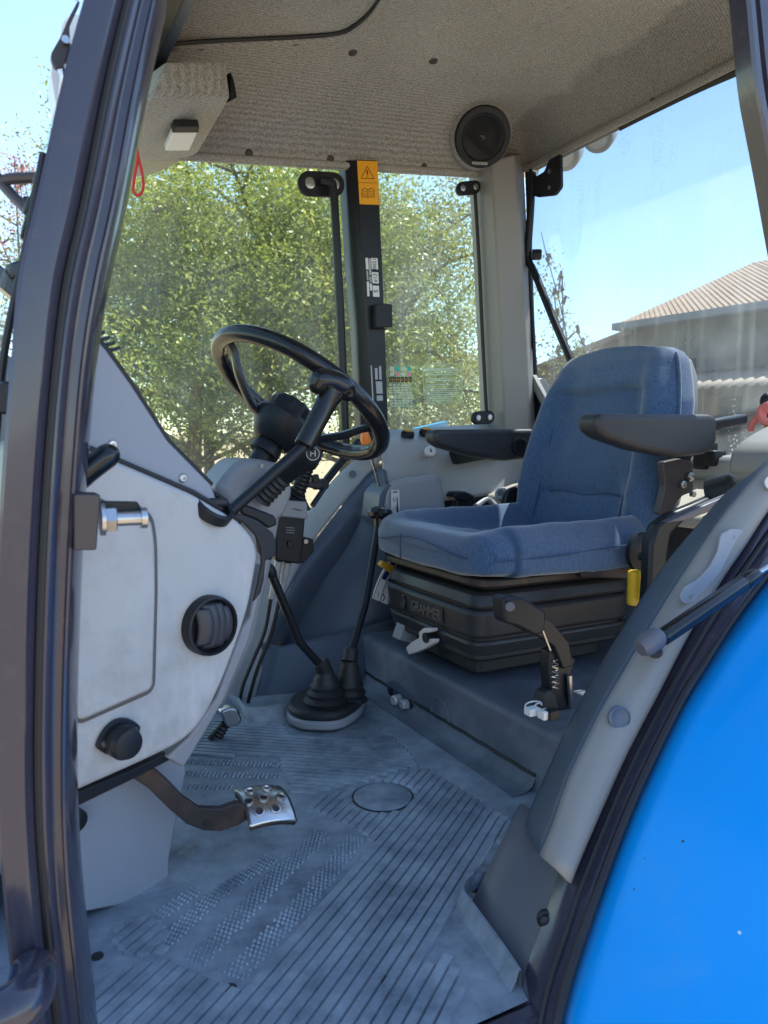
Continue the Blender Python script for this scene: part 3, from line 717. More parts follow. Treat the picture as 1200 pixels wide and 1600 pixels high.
# near rear upper door post
UPl = [(1157, -30), (1160, 0), (1172, 130), (1186, 210), (1200, 285), (1226, 430), (1262, 600), (1300, 740)]
UPr = [(1192, -30), (1196, 0), (1210, 130), (1226, 210), (1242, 285), (1268, 430), (1304, 600), (1342, 740)]
A, B = resample(ly(UPl, .80), 30), resample(ly(UPr, .80), 30)
pr = [(0, -.03), (0, .008), (.12, .012), (.3, .012), (.36, .004), (.5, .003), (.55, .01), (1, .012), (1, -.04)]
part('rear_door_post', loft([[a.lerp(b, s) + V((-.3, -.95, 0)) * d for s, d in pr] for a, b in zip(A, B)]), M['paint'], angle=25)

# far side: side pillar, corner pillar, trims, glass
YF = 2.10
def pillar_px(l, m_, r, y0, y1, name, mt, back):
    secs = []
    for (a, b, c) in zip(l, m_, r):
        p, q_, s_ = ony(*a, y0), ony(*b, y1), ony(*c, y1)
        secs.append([p + V((0, .05, 0)), p, q_, s_, s_ + V((.02, .09, 0))])
    return part(name, loft(secs), mt, bevel=.004)
sp = pillar_px([(539, 250), (548, 400), (558, 520), (566, 720)], [(556, 250), (565, 400), (575, 520), (584, 720)], [(590, 250), (597, 400), (602, 520), (608, 720)], 2.10, 2.075, 'side_pillar', M['black_satin'], 0)
YS = 2.073
def sticker_rect(name, q, mt, parent, dy=0, th=.0006): return obj(name, prism(ly(q, YS - dy), (0, th, 0)), mt, parent)
st = sticker_rect('warning_sticker', [(558, 251), (590, 252), (592, 320), (562, 319)], M['sticker'], sp)
def ringpoly(pts, y, wd, mt, nm, par): obj(nm, tube(ly(pts, y), wd, 4, closed=True), mt, par)
ringpoly([(574, 260), (584.5, 279), (564, 279)], YS - .001, .0012, M['ink'], 'warning_triangle', st)
obj('exclamation_mark', join(tube(ly([(574, 266), (574.2, 272.5)], YS - .001), .0015, 6), tube(ly([(574.3, 274.8), (574.3, 276.2)], YS - .001), .0015, 6)), M['ink'], st)
bk = [[(566, 296), (570, 294), (575, 296.5), (575, 309), (570, 306.5), (566, 308.5)], [(575, 296.5), (580, 294), (584.5, 296), (584.5, 308.5), (580, 306.5), (575, 309)]]
for b_ in bk: ringpoly(b_, YS - .001, .0009, M['ink'], 'book_outline', st)
for k in range(3):
    obj('book_line', join(tube(ly([(567.5, 298.5 + k * 2.8), (573.5, 299.3 + k * 2.8)], YS - .001), .0005, 4), tube(ly([(577, 299.3 + k * 2.8), (583, 298.5 + k * 2.8)], YS - .001), .0005, 4)), M['ink'], st)
obj('sticker_fold', tube(ly([(559, 285.5), (591, 286)], YS - .001), .0005, 4), M['ink'], st)
# approval plate with printed boxes
X = V((1, 0, 0)); Zv = V((0, 0, 1))
for q, s in (([(580, 403), (590, 403.5), (591, 421), (581, 420.5)], '0021'), ([(581, 425), (591, 425.5), (592, 443), (582, 442.5)], 'e13'), ([(582, 446), (592, 446.5), (593, 464), (583, 463.5)], 'S')):
    pl = sticker_rect('approval_label', q, M['white'], sp)
    c = sum((ony(a, b, YS - .0012) for a, b in q), V()) / 4
    text('lettering', s, c, (-.02, 0, 1), (-1, 0, 0), .0175 if len(s) > 1 else .02, M['ink'], pl, .0002)
for q, mt in (([(571, 403), (575, 403), (576, 421), (572, 421)], 'white'), ([(576, 404), (579.5, 404), (580.5, 430), (577, 430)], 'grey_print'), ([(572.5, 423), (575, 423), (576, 438), (573.5, 438)], 'grey_print'), ([(573, 440), (576.5, 440), (577.5, 463), (574, 463)], 'white'), ([(577, 432), (580.5, 432), (581, 441), (578, 441)], 'grey_print'), ([(577.5, 443), (581, 443), (581.5, 454), (578.5, 454)], 'white')):
    sticker_rect('label_strip', q, M[mt], sp)
pl = sticker_rect('data_plate', [(578, 570), (597, 570.5), (600, 630), (581.5, 631)], M['ink'], sp)
for q, mt in (([(579, 571), (581, 571), (584, 630), (582, 630)], 'grey_print'), ([(585.5, 575), (589.5, 575), (590.5, 593), (586.5, 593)], 'grey_print'), ([(592, 572), (595.5, 572), (596.5, 593), (593, 593)], 'grey_print'), ([(587, 596), (597, 596), (598, 615), (588.5, 615)], 'grey_print'), ([(588.5, 618), (598, 618), (598.5, 626), (589, 626)], 'grey_print')):
    obj('plate_field', prism(ly(q, YS - .001), (0, .0005, 0)), M[mt], pl)
cl = part('pillar_clip', prism(rnd(ly([(588, 474), (613, 475), (614, 511), (589, 512)], 2.045), .004), (0, .03, 0)), M['black'], bevel=.003)

# corner pillar (grey plastic)
s = []
for (a, b, c, d_) in zip([(744, 250), (752, 400), (758, 530), (764, 672)], [(768, 250), (776, 400), (783, 530), (790, 676)], [(805, 242), (815, 400), (822, 530), (828, 676)], [(817, 238), (825, 400), (831, 530), (837, 680)]):
    s.append([ony(*a, 2.10) + V((0, .05, 0)), ony(*a, 2.10), ony(*b, 2.02), ony(*c, 2.0), onx(*d_, 1.66), onx(*d_, 1.66) + V((.04, .06, 0))])
part('corner_pillar', loft(s), M['pillar'], bevel=.006)
# rubber edge of quarter glass
part('quarter_glass_seal', tube([ony(741, 285, 2.095), ony(748, 400, 2.095), ony(754, 530, 2.095), ony(760, 645, 2.095)], .006, 8, 4), M['rubber'])
part('side_glass_seal', tube([ony(527, 252, 2.105), ony(543, 262, 2.105), ony(549, 400, 2.105), ony(559, 520, 2.105), ony(566, 690, 2.105)], .005, 8, 4), M['rubber'])
part('roof_seal', tube([ony(170, 236, 2.11), ony(300, 242, 2.11), ony(545, 254, 2.11), ony(745, 271, 2.11)], .006, 8, 5), M['rubber'])
# glass panes
def pane(name, pts, mt, th=(0, .004, 0)): return part(name, prism(pts, th), mt, angle=20)
pane('side_window_pane', ly([(100, 225), (540, 245), (570, 520), (585, 640), (600, 700), (480, 800), (340, 1110), (60, 1110)], 2.112), M['glass_side'])
qp = pane('quarter_window_pane', ly([(590, 250), (750, 262), (756, 400), (766, 690), (608, 700), (600, 500)], 2.112), M['glass_quarter'])
# see-through stickers on the quarter glass
YQ = 2.109
dc = obj('range_chart_decal', prism(ly([(605, 571), (655, 570), (657, 638), (608, 640)], YQ), (0, .0005, 0)), M['decal'], qp)
for r in range(9):
    for c_ in range(6):
        x0 = 608 + c_ * 6.1 + r * .25; y0 = 601.5 + r * 4.0
        obj('chart_cell', prism(ly([(x0, y0), (x0 + 4.4, y0), (x0 + 4.5, y0 + 2.1), (x0 + .1, y0 + 2.1)], YQ - .001), (0, .0004, 0)), M['clearprint'], qp) if False else None
cells = [prism(ly([(608 + c_ * 6.1 + r * .25, 600.5 + r * 4.1), (612.4 + c_ * 6.1 + r * .25, 600.5 + r * 4.1), (612.5 + c_ * 6.1 + r * .25, 602.8 + r * 4.1), (608.1 + c_ * 6.1 + r * .25, 602.8 + r * 4.1)], YQ - .001), (0, .0004, 0)) for r in range(9) for c_ in range(6)]
obj('chart_rows', join(*cells), M['clearprint'], qp)['kind'] = 'stuff'
obj('chart_header', join(*[prism(ly([(608 + k * 6.1, 589), (612.8 + k * 6.1, 589), (613 + k * 6.1, 597), (608.2 + k * 6.1, 597)], YQ - .001), (0, .0004, 0)) for k in range(6)]), M['ink'], qp)
obj('chart_symbols', join(*[prism(ly([(609.3 + k * 6.1, 591), (611 + k * 6.1, 592 + k % 2), (611.4 + k * 6.1, 595), (609.5 + k * 6.1, 594)], YQ - .0016), (0, .0004, 0)) for k in range(6)]), M['sticker'], qp)
for k, mm in enumerate(('clearprint', 'teal', 'clearprint', 'teal')):
    x0 = 609 + k * 9.2
    obj('chart_key', prism(ly([(x0, 573), (x0 + 6, 573), (x0 + 6.3, 580), (x0 + .2, 580)], YQ - .001), (0, .0004, 0)), M[mm], qp)
    obj('chart_key', prism(ly([(x0 + .2, 582), (x0 + 6.3, 582), (x0 + 6.5, 587), (x0 + .4, 587)], YQ - .001), (0, .0004, 0)), M['pinkprint' if mm == 'teal' else 'clearprint'], qp)
dn = rnd(ly([(660, 570), (722, 569), (722.5, 629), (663, 631)], YQ), .008)
nd = obj('notice_decal', prism(dn, (0, .0005, 0)), M['decal'], qp)
obj('notice_border', tube([p + V((0, -.0008, 0)) for p in dn], .0012, 4, closed=True), M['clearprint'], qp)
lines = []
rl = random.Random(4)
for k in range(17):
    y0 = 575.5 + k * 3.15
    if k in (4, 7): continue
    x1 = 716 if rl.random() < .6 else rl.uniform(672, 712)
    lines.append(prism(ly([(664.5 + k * .05, y0), (x1, y0 - .6), (x1, y0 + (1.6 if k == 0 else .7)), (664.5 + k * .05, y0 + (2.2 if k == 0 else 1.3))], YQ - .001), (0, .0004, 0)))
obj('notice_print', join(*lines), M['clearprint'], qp)

# window hinges and catch on the far glass
def hinge(pxs, y, name='window_hinge', r=.02):
    a, b = ony(*pxs[0], y), ony(*pxs[1], y)
    d = (b - a).normalized(); pts = []
    for k in range(9): an = math.pi / 2 + math.pi * k / 8; pts.append(a + d * math.cos(an) * r + V((0, 0, 1)) * math.sin(an) * r)
    for k in range(9): an = -math.pi / 2 + math.pi * k / 8; pts.append(b + d * math.cos(an) * r + V((0, 0, 1)) * math.sin(an) * r)
    h = part(name, prism(pts, (0, .014, 0)), M['black'], bevel=.003)
    for c in (a, b): obj('bolt', lathe([(r * .45, 0), (r * .45, .003), (r * .3, .004), (.0008, .0035)], c + V((0, -.0005, 0)), (0, -1, 0), 14), M['steel'], h)
    return h
hinge([(484, 286), (522, 288)], 2.09, r=.036)
part('window_stay_bar', tube([ony(503, 281, 2.075), ony(516, 284, 2.06), ony(521, 300, 2.058), ony(527, 400, 2.06), ony(533, 520, 2.065), ony(540, 690, 2.07), ony(541, 720, 2.07)], .0125, 12, 4), M['black_satin'])
hinge([(723, 294), (743, 292)], 2.085, r=.022)
hinge([(747, 653), (765, 652)], 2.05, r=.022)

# far lower trim strip, dark wheel-arch liner
def yb(py): return 1.85 + (1090 - py) / (1090 - 717) * .22
SO = [(601, 672), (557, 717), (524, 748), (490, 790), (445, 850), (408, 899), (385, 945), (365, 983), (340, 1045), (315, 1100)]
SI = [(612, 700), (581, 736), (552, 768), (515, 812), (478, 862), (452, 923), (440, 945), (424, 992), (410, 1045), (394, 1105)]
def strip(ps, dy=0): return [ony(a, b, yb(b) + dy) for a, b in ps]
A, B = strip(SO, .03), strip(SI, 0)
fst = part('far_frame_trim', loft(bow(A, B, 6, (0, -.006, .003)), False), M['console'], solid=.01)
for a, b, k in ((551, 741, 0), (366, 1052, 0), (414, 1010, 0)):
    obj('hole_plug', lathe([(.011, 0), (.011, .004), (.007, .005), (.001, .004)], ony(a, b, yb(b) - .004), (-.3, -.9, .2), 14), M['inner'], fst)
l0 = strip([(598, 728), (578, 740), (552, 770), (515, 815), (478, 866), (445, 925), (425, 975), (410, 1022)], -.002)
l1 = [ony(a, b, 2.0) for a, b in [(601, 732), (590, 760), (570, 800), (545, 850), (510, 900), (475, 960), (450, 1000), (436, 1027)]]
l2 = [ony(a, b, 1.92) for a, b in [(604, 752), (603, 785), (600, 825), (590, 870), (560, 920), (530, 965), (510, 1000), (500, 1018)]]
l3 = [ony(a, b, 1.88) for a, b in [(640, 800), (650, 815), (660, 850), (650, 900), (640, 940), (620, 970), (600, 985), (580, 1000)]]
part('wheel_arch_liner', ribbon([l0, [a.lerp(b, .5) + V((-.004, -.012, 0)) for a, b in zip(l0, l1)], l1, l2, l3, [p + V((.5, .05, 0)) for p in l3]], 40), M['inner'], solid=.01, angle=60)
b0 = [ony(413, 1004, 1.90), ony(411, 1022, 1.89), ony(400, 1065, 1.87), ony(388, 1112, 1.84)]
b1 = [ony(440, 1010, 1.885), ony(437, 1029, 1.875), ony(425, 1070, 1.85), ony(415, 1112, 1.82)]
b2 = [ony(540, 988, 1.85), ony(540, 1008, 1.835), ony(538, 1050, 1.81), ony(536, 1100, 1.79)]
b3 = [ony(620, 965, 1.83), ony(620, 985, 1.82), ony(620, 1040, 1.80), ony(620, 1090, 1.79)]
part('liner_lower_panel', ribbon([b0, b1, b2, b3], 20), M['inner'], solid=.012, angle=60)

# right-hand console
ct = [(598, 690), (640, 688), (700, 684), (760, 680), (836, 676)]
lt = [ony(a, b - 18, 2.11) for a, b in ct]
lf = [ony(a, b + 3, 2.03) for a, b in ct]
lf2 = [ony(a, b + 10, 2.015) for a, b in ct]
lb = [ony(a, b, 1.955) for a, b in ((603, 790), (640, 786), (696, 778), (760, 770), (836, 762))]
lc = [ony(a, b, 1.975) for a, b in ((603, 812), (640, 806), (696, 796), (760, 788), (836, 780))]
con = part('side_console', ribbon([lt, lf, lf2, lb, lc], 30), M['console'], solid=.012, angle=25, offset=-1)
hb = rnd(ly([(597, 812), (601, 770), (613, 753), (640, 748), (684, 742), (691, 750), (698, 812)], 1.82), [0, .02, .02, 0, .015, .015, 0])
hbx = part('throttle_housing', prism(hb, (.05, .10, 0)), M['shroud'], bevel=.012, bseg=3)
obj('housing_slot', prism(rnd(ly([(589, 812), (594, 772), (606, 757), (612, 757), (601, 776), (597, 812)], 1.822), .006), (0, .1, 0)), M['inner'], hbx, bevel=.004)
lbq = [(611, 766), (624, 765), (624.5, 802), (611, 803)]
pl = obj('control_label', prism(ly(lbq, 1.814), (0, .0012, 0)), M['pale'], hbx)
obj('label_symbol', join(prism(ly([(614, 768), (621, 767.5), (621, 769.5), (614, 770)], 1.8132), (0, .0004, 0)), tube(ly([(614, 780), (617, 777), (620, 780), (617, 784)], 1.8132), .0008, 4, closed=True), tube(ly([(614, 793), (616, 797), (619, 795), (618, 790)], 1.8132), .0008, 4), prism(ly([(621, 773), (623, 801), (619.5, 801)], 1.8132), (0, .0004, 0))), M['ink'], hbx)
for a, b in ((637, 676), (665, 673)):
    c = ony(a, b + 3, 2.06)
    k = thing('push_knob', c, ('round black push knob with amber cap on the console, ' + ('nearer the steering wheel' if a < 650 else 'half hidden by the far armrest')), 'knob', 'knobs on the side console')
    obj('knob_base', lathe([(.0215, -.006), (.0215, .006), (.017, .012), (.001, .012)], c, (0, -.2, 1), 20), M['black'], k)
    obj('amber_cap', lathe([(.014, .012), (.013, .017), (.008, .019), (.001, .019)], c, (0, -.2, 1), 20), M['ochre'], k)
c = ony(668, 709, 2.0)
k = thing('key_lock', c, 'round white topped socket with a black slot on the console face', 'lock')
ax_ = V((-.12, -.85, .35)).normalized()
obj('lock_collar', lathe([(.013, -.005), (.013, .014), (.001, .014)], c, ax_, 18), M['silver'], k)
obj('lock_cap', lathe([(.0165, .014), (.0175, .016), (.0175, .026), (.016, .028), (.001, .028)], c, ax_, 24), M['white'], k)
u_, v_ = V((1, -.1, 0)), V((0, .35, .85)).normalized()
obj('lock_slot', bar(c + ax_ * .0285 - v_ * .006, c + ax_ * .0285 + v_ * .006, .004, .002, ax_), M['ink'], k)
part('console_pocket', prism(ly([(708, 706), (792, 700), (792, 712), (715, 726)], 1.955), (0, .03, 0)), M['black'], bevel=.004)
part('console_lower_gap', prism(ly([(690, 800), (690, 784), (836, 764), (836, 800)], 1.93), (0, .02, 0)), M['black'])
bs = part('blue_guard', prism(ly([(652, 669), (700, 658), (700, 668), (652, 673)], 2.4), (0, .04, 0)), M['blue'])

# ------------------------------------------------------------------ roof and headliner
RX0, RX1, RY0, RY1 = .345, 1.66, .84, 2.105
def edge_z(x): return 1.421 + .111 * (x - .342) + .024 * min(max((x - 1.50) / .15, 0), 1) ** 2
def headz(x, y):
    dx1 = max(RX1 - x, .0005); dy1 = max(RY1 - y, .0005); dy0 = max(y - RY0, .0005)
    d = (dx1 ** -2.4 + dy1 ** -2.4 + dy0 ** -2.4) ** (-1 / 2.4)
    ez = edge_z(x)
    z = ez + .115 * (1 - math.exp(-d / .06)) + .14 * (1 - math.exp(-d / .22))
    z = z + (1.775 - z) * .35 * (1 - math.exp(-d / .3))
    # front hatch recess with stepped edge
    hx = 1 / (1 + math.exp(-(.80 - x) / .012)); hy = 1 / (1 + math.exp(-(1.66 - y) / .010))
    z += .04 * hx * hy
    f = min(max((x - RX0) / .10, 0), 1)
    z = 1.56 * (1 - f) + z * f if z > 1.56 else z
    return z + .003 * mnoise.noise(V((x * 5, y * 5, 3)))
def hl(a, b):
    # denser towards rear and far edges
    x = RX0 + (RX1 - RX0) * a; y = RY0 + (RY1 - RY0) * (1 - (1 - b) ** 1.35)
    # rounded corner at the rear far side
    cx, cy, r = RX1 - .12, RY1 - .12, .12
    return V((x, y, headz(x, y)))
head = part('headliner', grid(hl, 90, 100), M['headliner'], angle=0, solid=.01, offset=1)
# headliner rolled lower edge
rl_ = [V((RX0 + (RX1 - .02 - RX0) * t, RY1 - .004, edge_z(RX0 + (RX1 - RX0) * t))) for t in [i / 12 for i in range(13)]]
obj('headliner_roll', tube(rl_ + [V((RX1 - .003, RY1 - .04 - .1 * i, edge_z(RX1))) for i in range(12)], .012, 10), M['headliner'], head)
def onhead(px, py):
    d = ray(px, py); t = .6; 
    while t < 4:
        p = CAM + d * t
        if RX0 < p.x < RX1 and RY0 < p.y < RY1 and p.z > headz(p.x, p.y): break
        t += .003
    p = CAM + d * t; e = .01
    nx = (headz(p.x + e, p.y) - headz(p.x - e, p.y)) / (2 * e); ny = (headz(p.x, p.y + e) - headz(p.x, p.y - e)) / (2 * e)
    return p, V((nx, ny, -1)).normalized()
for a, b in ((313, 72), (462, 65), (551, 82), (677, 95), (389, 240), (248, 231), (516, 249), (662, 261), (1021, 160)):
    p, nn = onhead(a, b)
    obj('screw_cap', lathe([(.012, -.004), (.0125, .001), (.010, .004), (.006, .006), (.001, .0062)], p, nn, 14), M['brownmetal'], head)
hs = [onhead(a, b)[0] for a, b in ((262, 68), (350, 62), (462, 57), (528, 51), (556, 38), (580, 16), (600, -12), (630, -50))]
obj('hatch_lip', tube([p + V((.006, .006, -.002)) for p in hs], .011, 10, 5), M['headliner'], head, angle=0)
obj('hatch_seam', tube([p + V((-.002, -.004, -.004)) for p in hs], .0055, 8, 5), M['rubber'], head)
# overhead duct at the front far corner
du = [[onp(a, b, V((.62, 1.80, 1.5)), V((.35, -1, 0))) for a, b in ((262, 96), (300, 94), (354, 92))],
      [onp(a, b, V((.62, 1.80, 1.5)), V((.35, -1, 0))) for a, b in ((234, 150), (280, 150), (361, 150))],
      [onp(a, b, V((.62, 1.86, 1.5)), V((.35, -1, 0))) for a, b in ((222, 178), (260, 178), (349, 172))],
      [ony(a, b, 2.04) for a, b in ((200, 238), (240, 238), (310, 240))]]
bk_ = [[p + V((-.02, .35, .02)) for p in r_] for r_ in du]
secs = []
for r_ in du:
    e = r_[2]
    secs.append([r_[0], r_[1], r_[2], e + V((-.05, .30, .03)), r_[0] + V((-.1, .32, .0))])
duct = obj('overhead_duct', loft(secs), M['headliner'], T, bevel=.014, bseg=3)
sl = prism([ony(a, b, 1.79) for a, b in ((361, 112), (366, 125), (371, 152), (360, 158))], (-.02, .05, 0))
part('duct_switch', sl, M['black'], bevel=.002)

# header beam above the windscreen and near roof rail
hbm = [V((.36, y, 1.555)) for y in (.8, 2.15)]
part('header_beam', bar((.325, .78, 1.57), (.325, 2.2, 1.57), .06, .07), M['paint'], bevel=.01)
part('header_trim', bar((.352, .8, 1.535), (.352, 2.12, 1.525), .035, .05), M['black_satin'], bevel=.006)
part('header_trim', bar((.385, .8, 1.552), (.385, 2.12, 1.545), .03, .03), M['inner'], bevel=.003)
part('header_seal', tube([V((.29, .8, 1.52)), V((.29, 2.1, 1.52))], .012, 10), M['rubber'])
rp_ = [(.30, 1.64), (.28, 1.74), (.36, 1.98), (1.6, 2.02), (1.86, 1.92), (1.88, 1.70), (1.82, 1.66), (1.74, 1.68), (1.70, 1.93), (.40, 1.93), (.33, 1.62)]
rsh = part('roof_shell', loft([[V((x, y, z)) for x, z in rp_] for y in (.625, 2.275)]), M['lampwhite'], bevel=.02)
for y in (.66, 2.24): obj('roof_side', box((1.08, y, 1.77), (1.5, .066, .28)), M['lampwhite'], rsh, bevel=.03)
part('near_roof_rail', bar((.3, .80, 1.63), (1.75, .80, 1.65), .05, .08), M['paint'], bevel=.01)
part('rear_roof_rail', bar((1.705, .8, 1.635), (1.705, 2.12, 1.635), .05, .06), M['black_satin'], bevel=.008)
rs = [onx(a, b, 1.668) for a, b in ((965, 196), (1020, 168), (1090, 134), (1165, 101))]
part('rear_window_seal', ribbon([rs, [p + V((.012, 0, -.012)) for p in rs]], 20), M['rubber'], solid=.006)
# near front windscreen frame and glass beyond the post
part('windscreen_pane', loft([[V((.30, y, 1.54)), V((.14, y, 1.2)), V((.01, y, .8)), V((-.05, y, .45))] for y in (.86, 1.2, 1.7, 2.1)], closed=False), M['glass_side'], solid=.004)
wl = [ony(68, 240, .86), ony(42, 380, .86), ony(16, 500, .86), ony(3, 580, .86), ony(-8, 700, .86)]
part('windscreen_seal', tube(wl, .004, 8, 4), M['rubber'])

# rear window
XW = 1.70
rwin = [onx(a, b, XW) for a, b in ((822, 250), (1330, 10), (1330, 760), (1100, 725), (850, 660), (826, 600))]
pane('rear_window_pane', rwin, M['glass_rear'], (.004, 0, 0))
part('rear_window_edge', tube([onx(826, 262, 1.685), onx(828, 400, 1.685), onx(832, 520, 1.685), onx(836, 585, 1.685)], .009, 10, 4), M['black'])
part('rear_window_frame_rod', tube([onx(824, 268, 1.66), onx(826, 330, 1.66), onx(827, 420, 1.66), onx(834, 545, 1.66)], .008, 8, 3), M['black_satin'])
fr = [onx(a, b, 1.67) for a, b in ((818, 592), (838, 590), (900, 700), (900, 760), (818, 640))]
part('rear_corner_frame', prism(fr, (.04, 0, 0)), M['black_satin'], bevel=.006)
part('rear_corner_trim', bar(onx(832, 590, 1.665), onx(885, 690, 1.665), .02, .03), M['pillar'], bevel=.004)
part('rear_sill', bar((1.68, .95, .60), (1.68, 2.02, .60), .10, .07), M['console'], bevel=.02)
part('rear_shelf', prism([V((1.40, 1.0, .50)), V((1.68, 1.0, .585)), V((1.68, 1.95, .585)), V((1.40, 1.95, .50))], (0, 0, -.03)), mat('dusty_shelf', (.42, .38, .32), .8, var=.2, vscale=9, bump=(.4, 200)), bevel=.01)
part('rear_lower_wall', box((1.71, 1.48, .35), (.04, 1.2, .5)), M['riser'])
# window support tube and its bracket
ws = thing('window_stay', onx(850, 280, 1.64), 'black bent tube stay running from the roof bracket down the rear window', 'window stay')
br = rnd(lx([(826, 262), (836, 276), (850, 268), (857, 250), (875, 240), (876, 292), (866, 305), (838, 308), (826, 300)], 1.63), .008)
obj('bracket', prism(br, (.012, 0, 0)), M['black'], ws, bevel=.003)
for a, b in ((859, 268), (859, 293)): obj('bolt', lathe([(.007, 0), (.007, .003), (.001, .003)], onx(a, b, 1.629), (-1, 0, 0), 12), M['steel'], ws)
obj('stay_tube', tube([onx(832, 270, 1.635), onx(829, 330, 1.635), onx(825, 390, 1.635), onx(826, 408, 1.635), onx(836, 428, 1.63), onx(862, 492, 1.62), onx(897, 575, 1.60), onx(930, 660, 1.58)], .0125, 12, 5), M['black_satin'], ws)
obj('stay_knob', lathe([(.018, 0), (.018, .025), (.015, .03), (.001, .03)], onx(832, 398, 1.64), (.8, -.6, 0), 8), M['black'], ws)

# ------------------------------------------------------------------ dashboard
P0 = V((.083, .93, 0)); DN = V((.366, -.93, 0)).normalized()   # the side panel's outward normal
def onD(a, b, off=0): return onp(a, b, P0 + DN * off, DN)
def lD(ps, off=0): return [onD(a, b, off) for a, b in ps]
dpo = [(40, 690), (90, 688), (128, 698), (200, 727), (303, 772), (345, 797), (373, 813), (396, 838), (405, 862), (401, 890), (392, 940), (380, 981), (366, 1020), (352, 1058), (331, 1104), (317, 1128), (296, 1152), (268, 1170), (215, 1195), (110, 1242), (40, 1272)]
dash = part('dash_side_panel', prism(rnd(lD(dpo), .012, 3), -DN * .10), M['dash'], bevel=.016, bseg=4)
lo = [(60, 905), (60, 790), (150, 782), (175, 800), (222, 801), (232, 815), (237, 848), (238, 925), (234, 1068), (228, 1077), (124, 1123), (113, 1117), (60, 1140)]
obj('lid_groove', tube([p + DN * .0005 for p in rnd(lD([(a + (2 if a > 150 else 0), b + (2 if b > 950 else -2)) for a, b in lo], .0), .012)], .0048, 8, closed=True), mat('lid_groove_shade', (.10, .095, .09), .7), dash)  # dark tube paints in the shading of the groove round the lid
lid = obj('storage_lid', prism(rnd(lD(lo, .0008), .014, 4), DN * .009), M['dash'], dash, bevel=.007, bseg=4)
up_ = [(60, 440), (120, 490), (150, 528), (166, 546), (205, 600), (262, 688), (330, 757), (342, 790), (303, 768), (128, 694), (60, 668)]
P1 = P0 - DN * .012
uo = [onp(a, b, P1, DN) for a, b in up_]
upn = part('dash_upper_panel', prism(uo, -DN * .02), M['dash_upper'], bevel=.003)
obj('panel_edge_seal', tube([onp(a, b, P1 - DN * .004, DN) for a, b in up_[1:7]], .004, 8), M['rubber'], upn)
for a, b in ((175, 695), (285, 747)):
    obj('panel_screw', lathe([(.0062, -.001), (.0062, .0015), (.0048, .003), (.002, .0031), (.0016, .0018), (.0005, .0018)], onp(a, b, P1, DN), DN, 14), M['steel'], upn)
obj('panel_joint', tube([onp(a, b, P1 + DN * .004, DN) for a, b in ((60, 668), (128, 696), (303, 771), (345, 796))], .0042, 8), M['rubber'], upn)
gr = part('grille_vent', loft([[onp(a, b, P1 - DN * .03, DN) for a, b in ((128, 505), (172, 545), (178, 560), (120, 520))], [onp(a, b, P1 - DN * .12, DN) for a, b in ((128, 505), (172, 545), (178, 560), (120, 520))]]), M['black'])
for k in range(4):
    obj('grille_fin', bar(onp(146 + 8 * k, 524 + 8 * k, P1 - DN * .025, DN), onp(158 + 8 * k, 520 + 8 * k, P1 - DN * .025, DN), .02, .004), M['black'], gr)
# hidden bulk of the dash, keeps the cab closed in front
part('dash_body', loft([[V((x, y, z)) for x, z in ((-.05, .05), (-.08, .75), (.02, .80), (.17, .62), (.24, .5), (.16, .1))] for y in (1.12, 1.8)]), M['dash_upper'], bevel=.02)
# lower rear return and lower box of the dash
rt = [(380, 980), (392, 965), (396, 940), (406, 900), (411, 880), (414, 905), (402, 952), (390, 1000), (352, 1092), (318, 1150), (288, 1200), (262, 1184), (296, 1152), (340, 1090)]
part('dash_return_panel', prism([onD(a, b, -.05) for a, b in rt], -DN * .03), M['shroud'], bevel=.004)
lb_ = [onp(a, b, P0 - DN * .12, DN) for a, b in ((60, 1240), (196, 1190), (262, 1160), (292, 1200), (284, 1240), (265, 1340), (264, 1400), (60, 1440))]
lbx = part('dash_lower_box', prism(rnd(lb_, .006), -DN * .1), M['dash_upper'], bevel=.01)
obj('box_bolt', lathe([(.016, -.002), (.016, .010), (.011, .013), (.001, .013)], onp(114, 1280, P0 - DN * .118, DN), DN, 16), M['black'], lbx)
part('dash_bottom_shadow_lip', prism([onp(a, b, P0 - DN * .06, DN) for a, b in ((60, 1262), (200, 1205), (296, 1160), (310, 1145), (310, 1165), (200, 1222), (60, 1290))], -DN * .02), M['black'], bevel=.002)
# torn trim at the rear edge of the dash
tr = [(359, 806), (373, 803), (402, 815), (423, 832), (428, 846), (427, 868), (411, 876), (409, 905), (404, 925), (393, 940), (400, 912), (406, 880), (405, 858), (396, 836), (378, 817)]
part('torn_edge_trim', prism([onD(a, b, -.012) for a, b in tr], DN * .006), M['rubber'], bevel=.002)
part('torn_edge_trim', prism(ly([(374, 792), (384, 788), (430, 806), (434, 820), (420, 826), (400, 812), (378, 804)], 1.30), (.0, .03, 0)), M['black'], bevel=.004)
part('torn_edge_trim', prism(ly([(404, 830), (428, 838), (434, 858), (424, 878), (408, 866)], 1.32), (.0, .03, 0)), M['rubber'], bevel=.006)
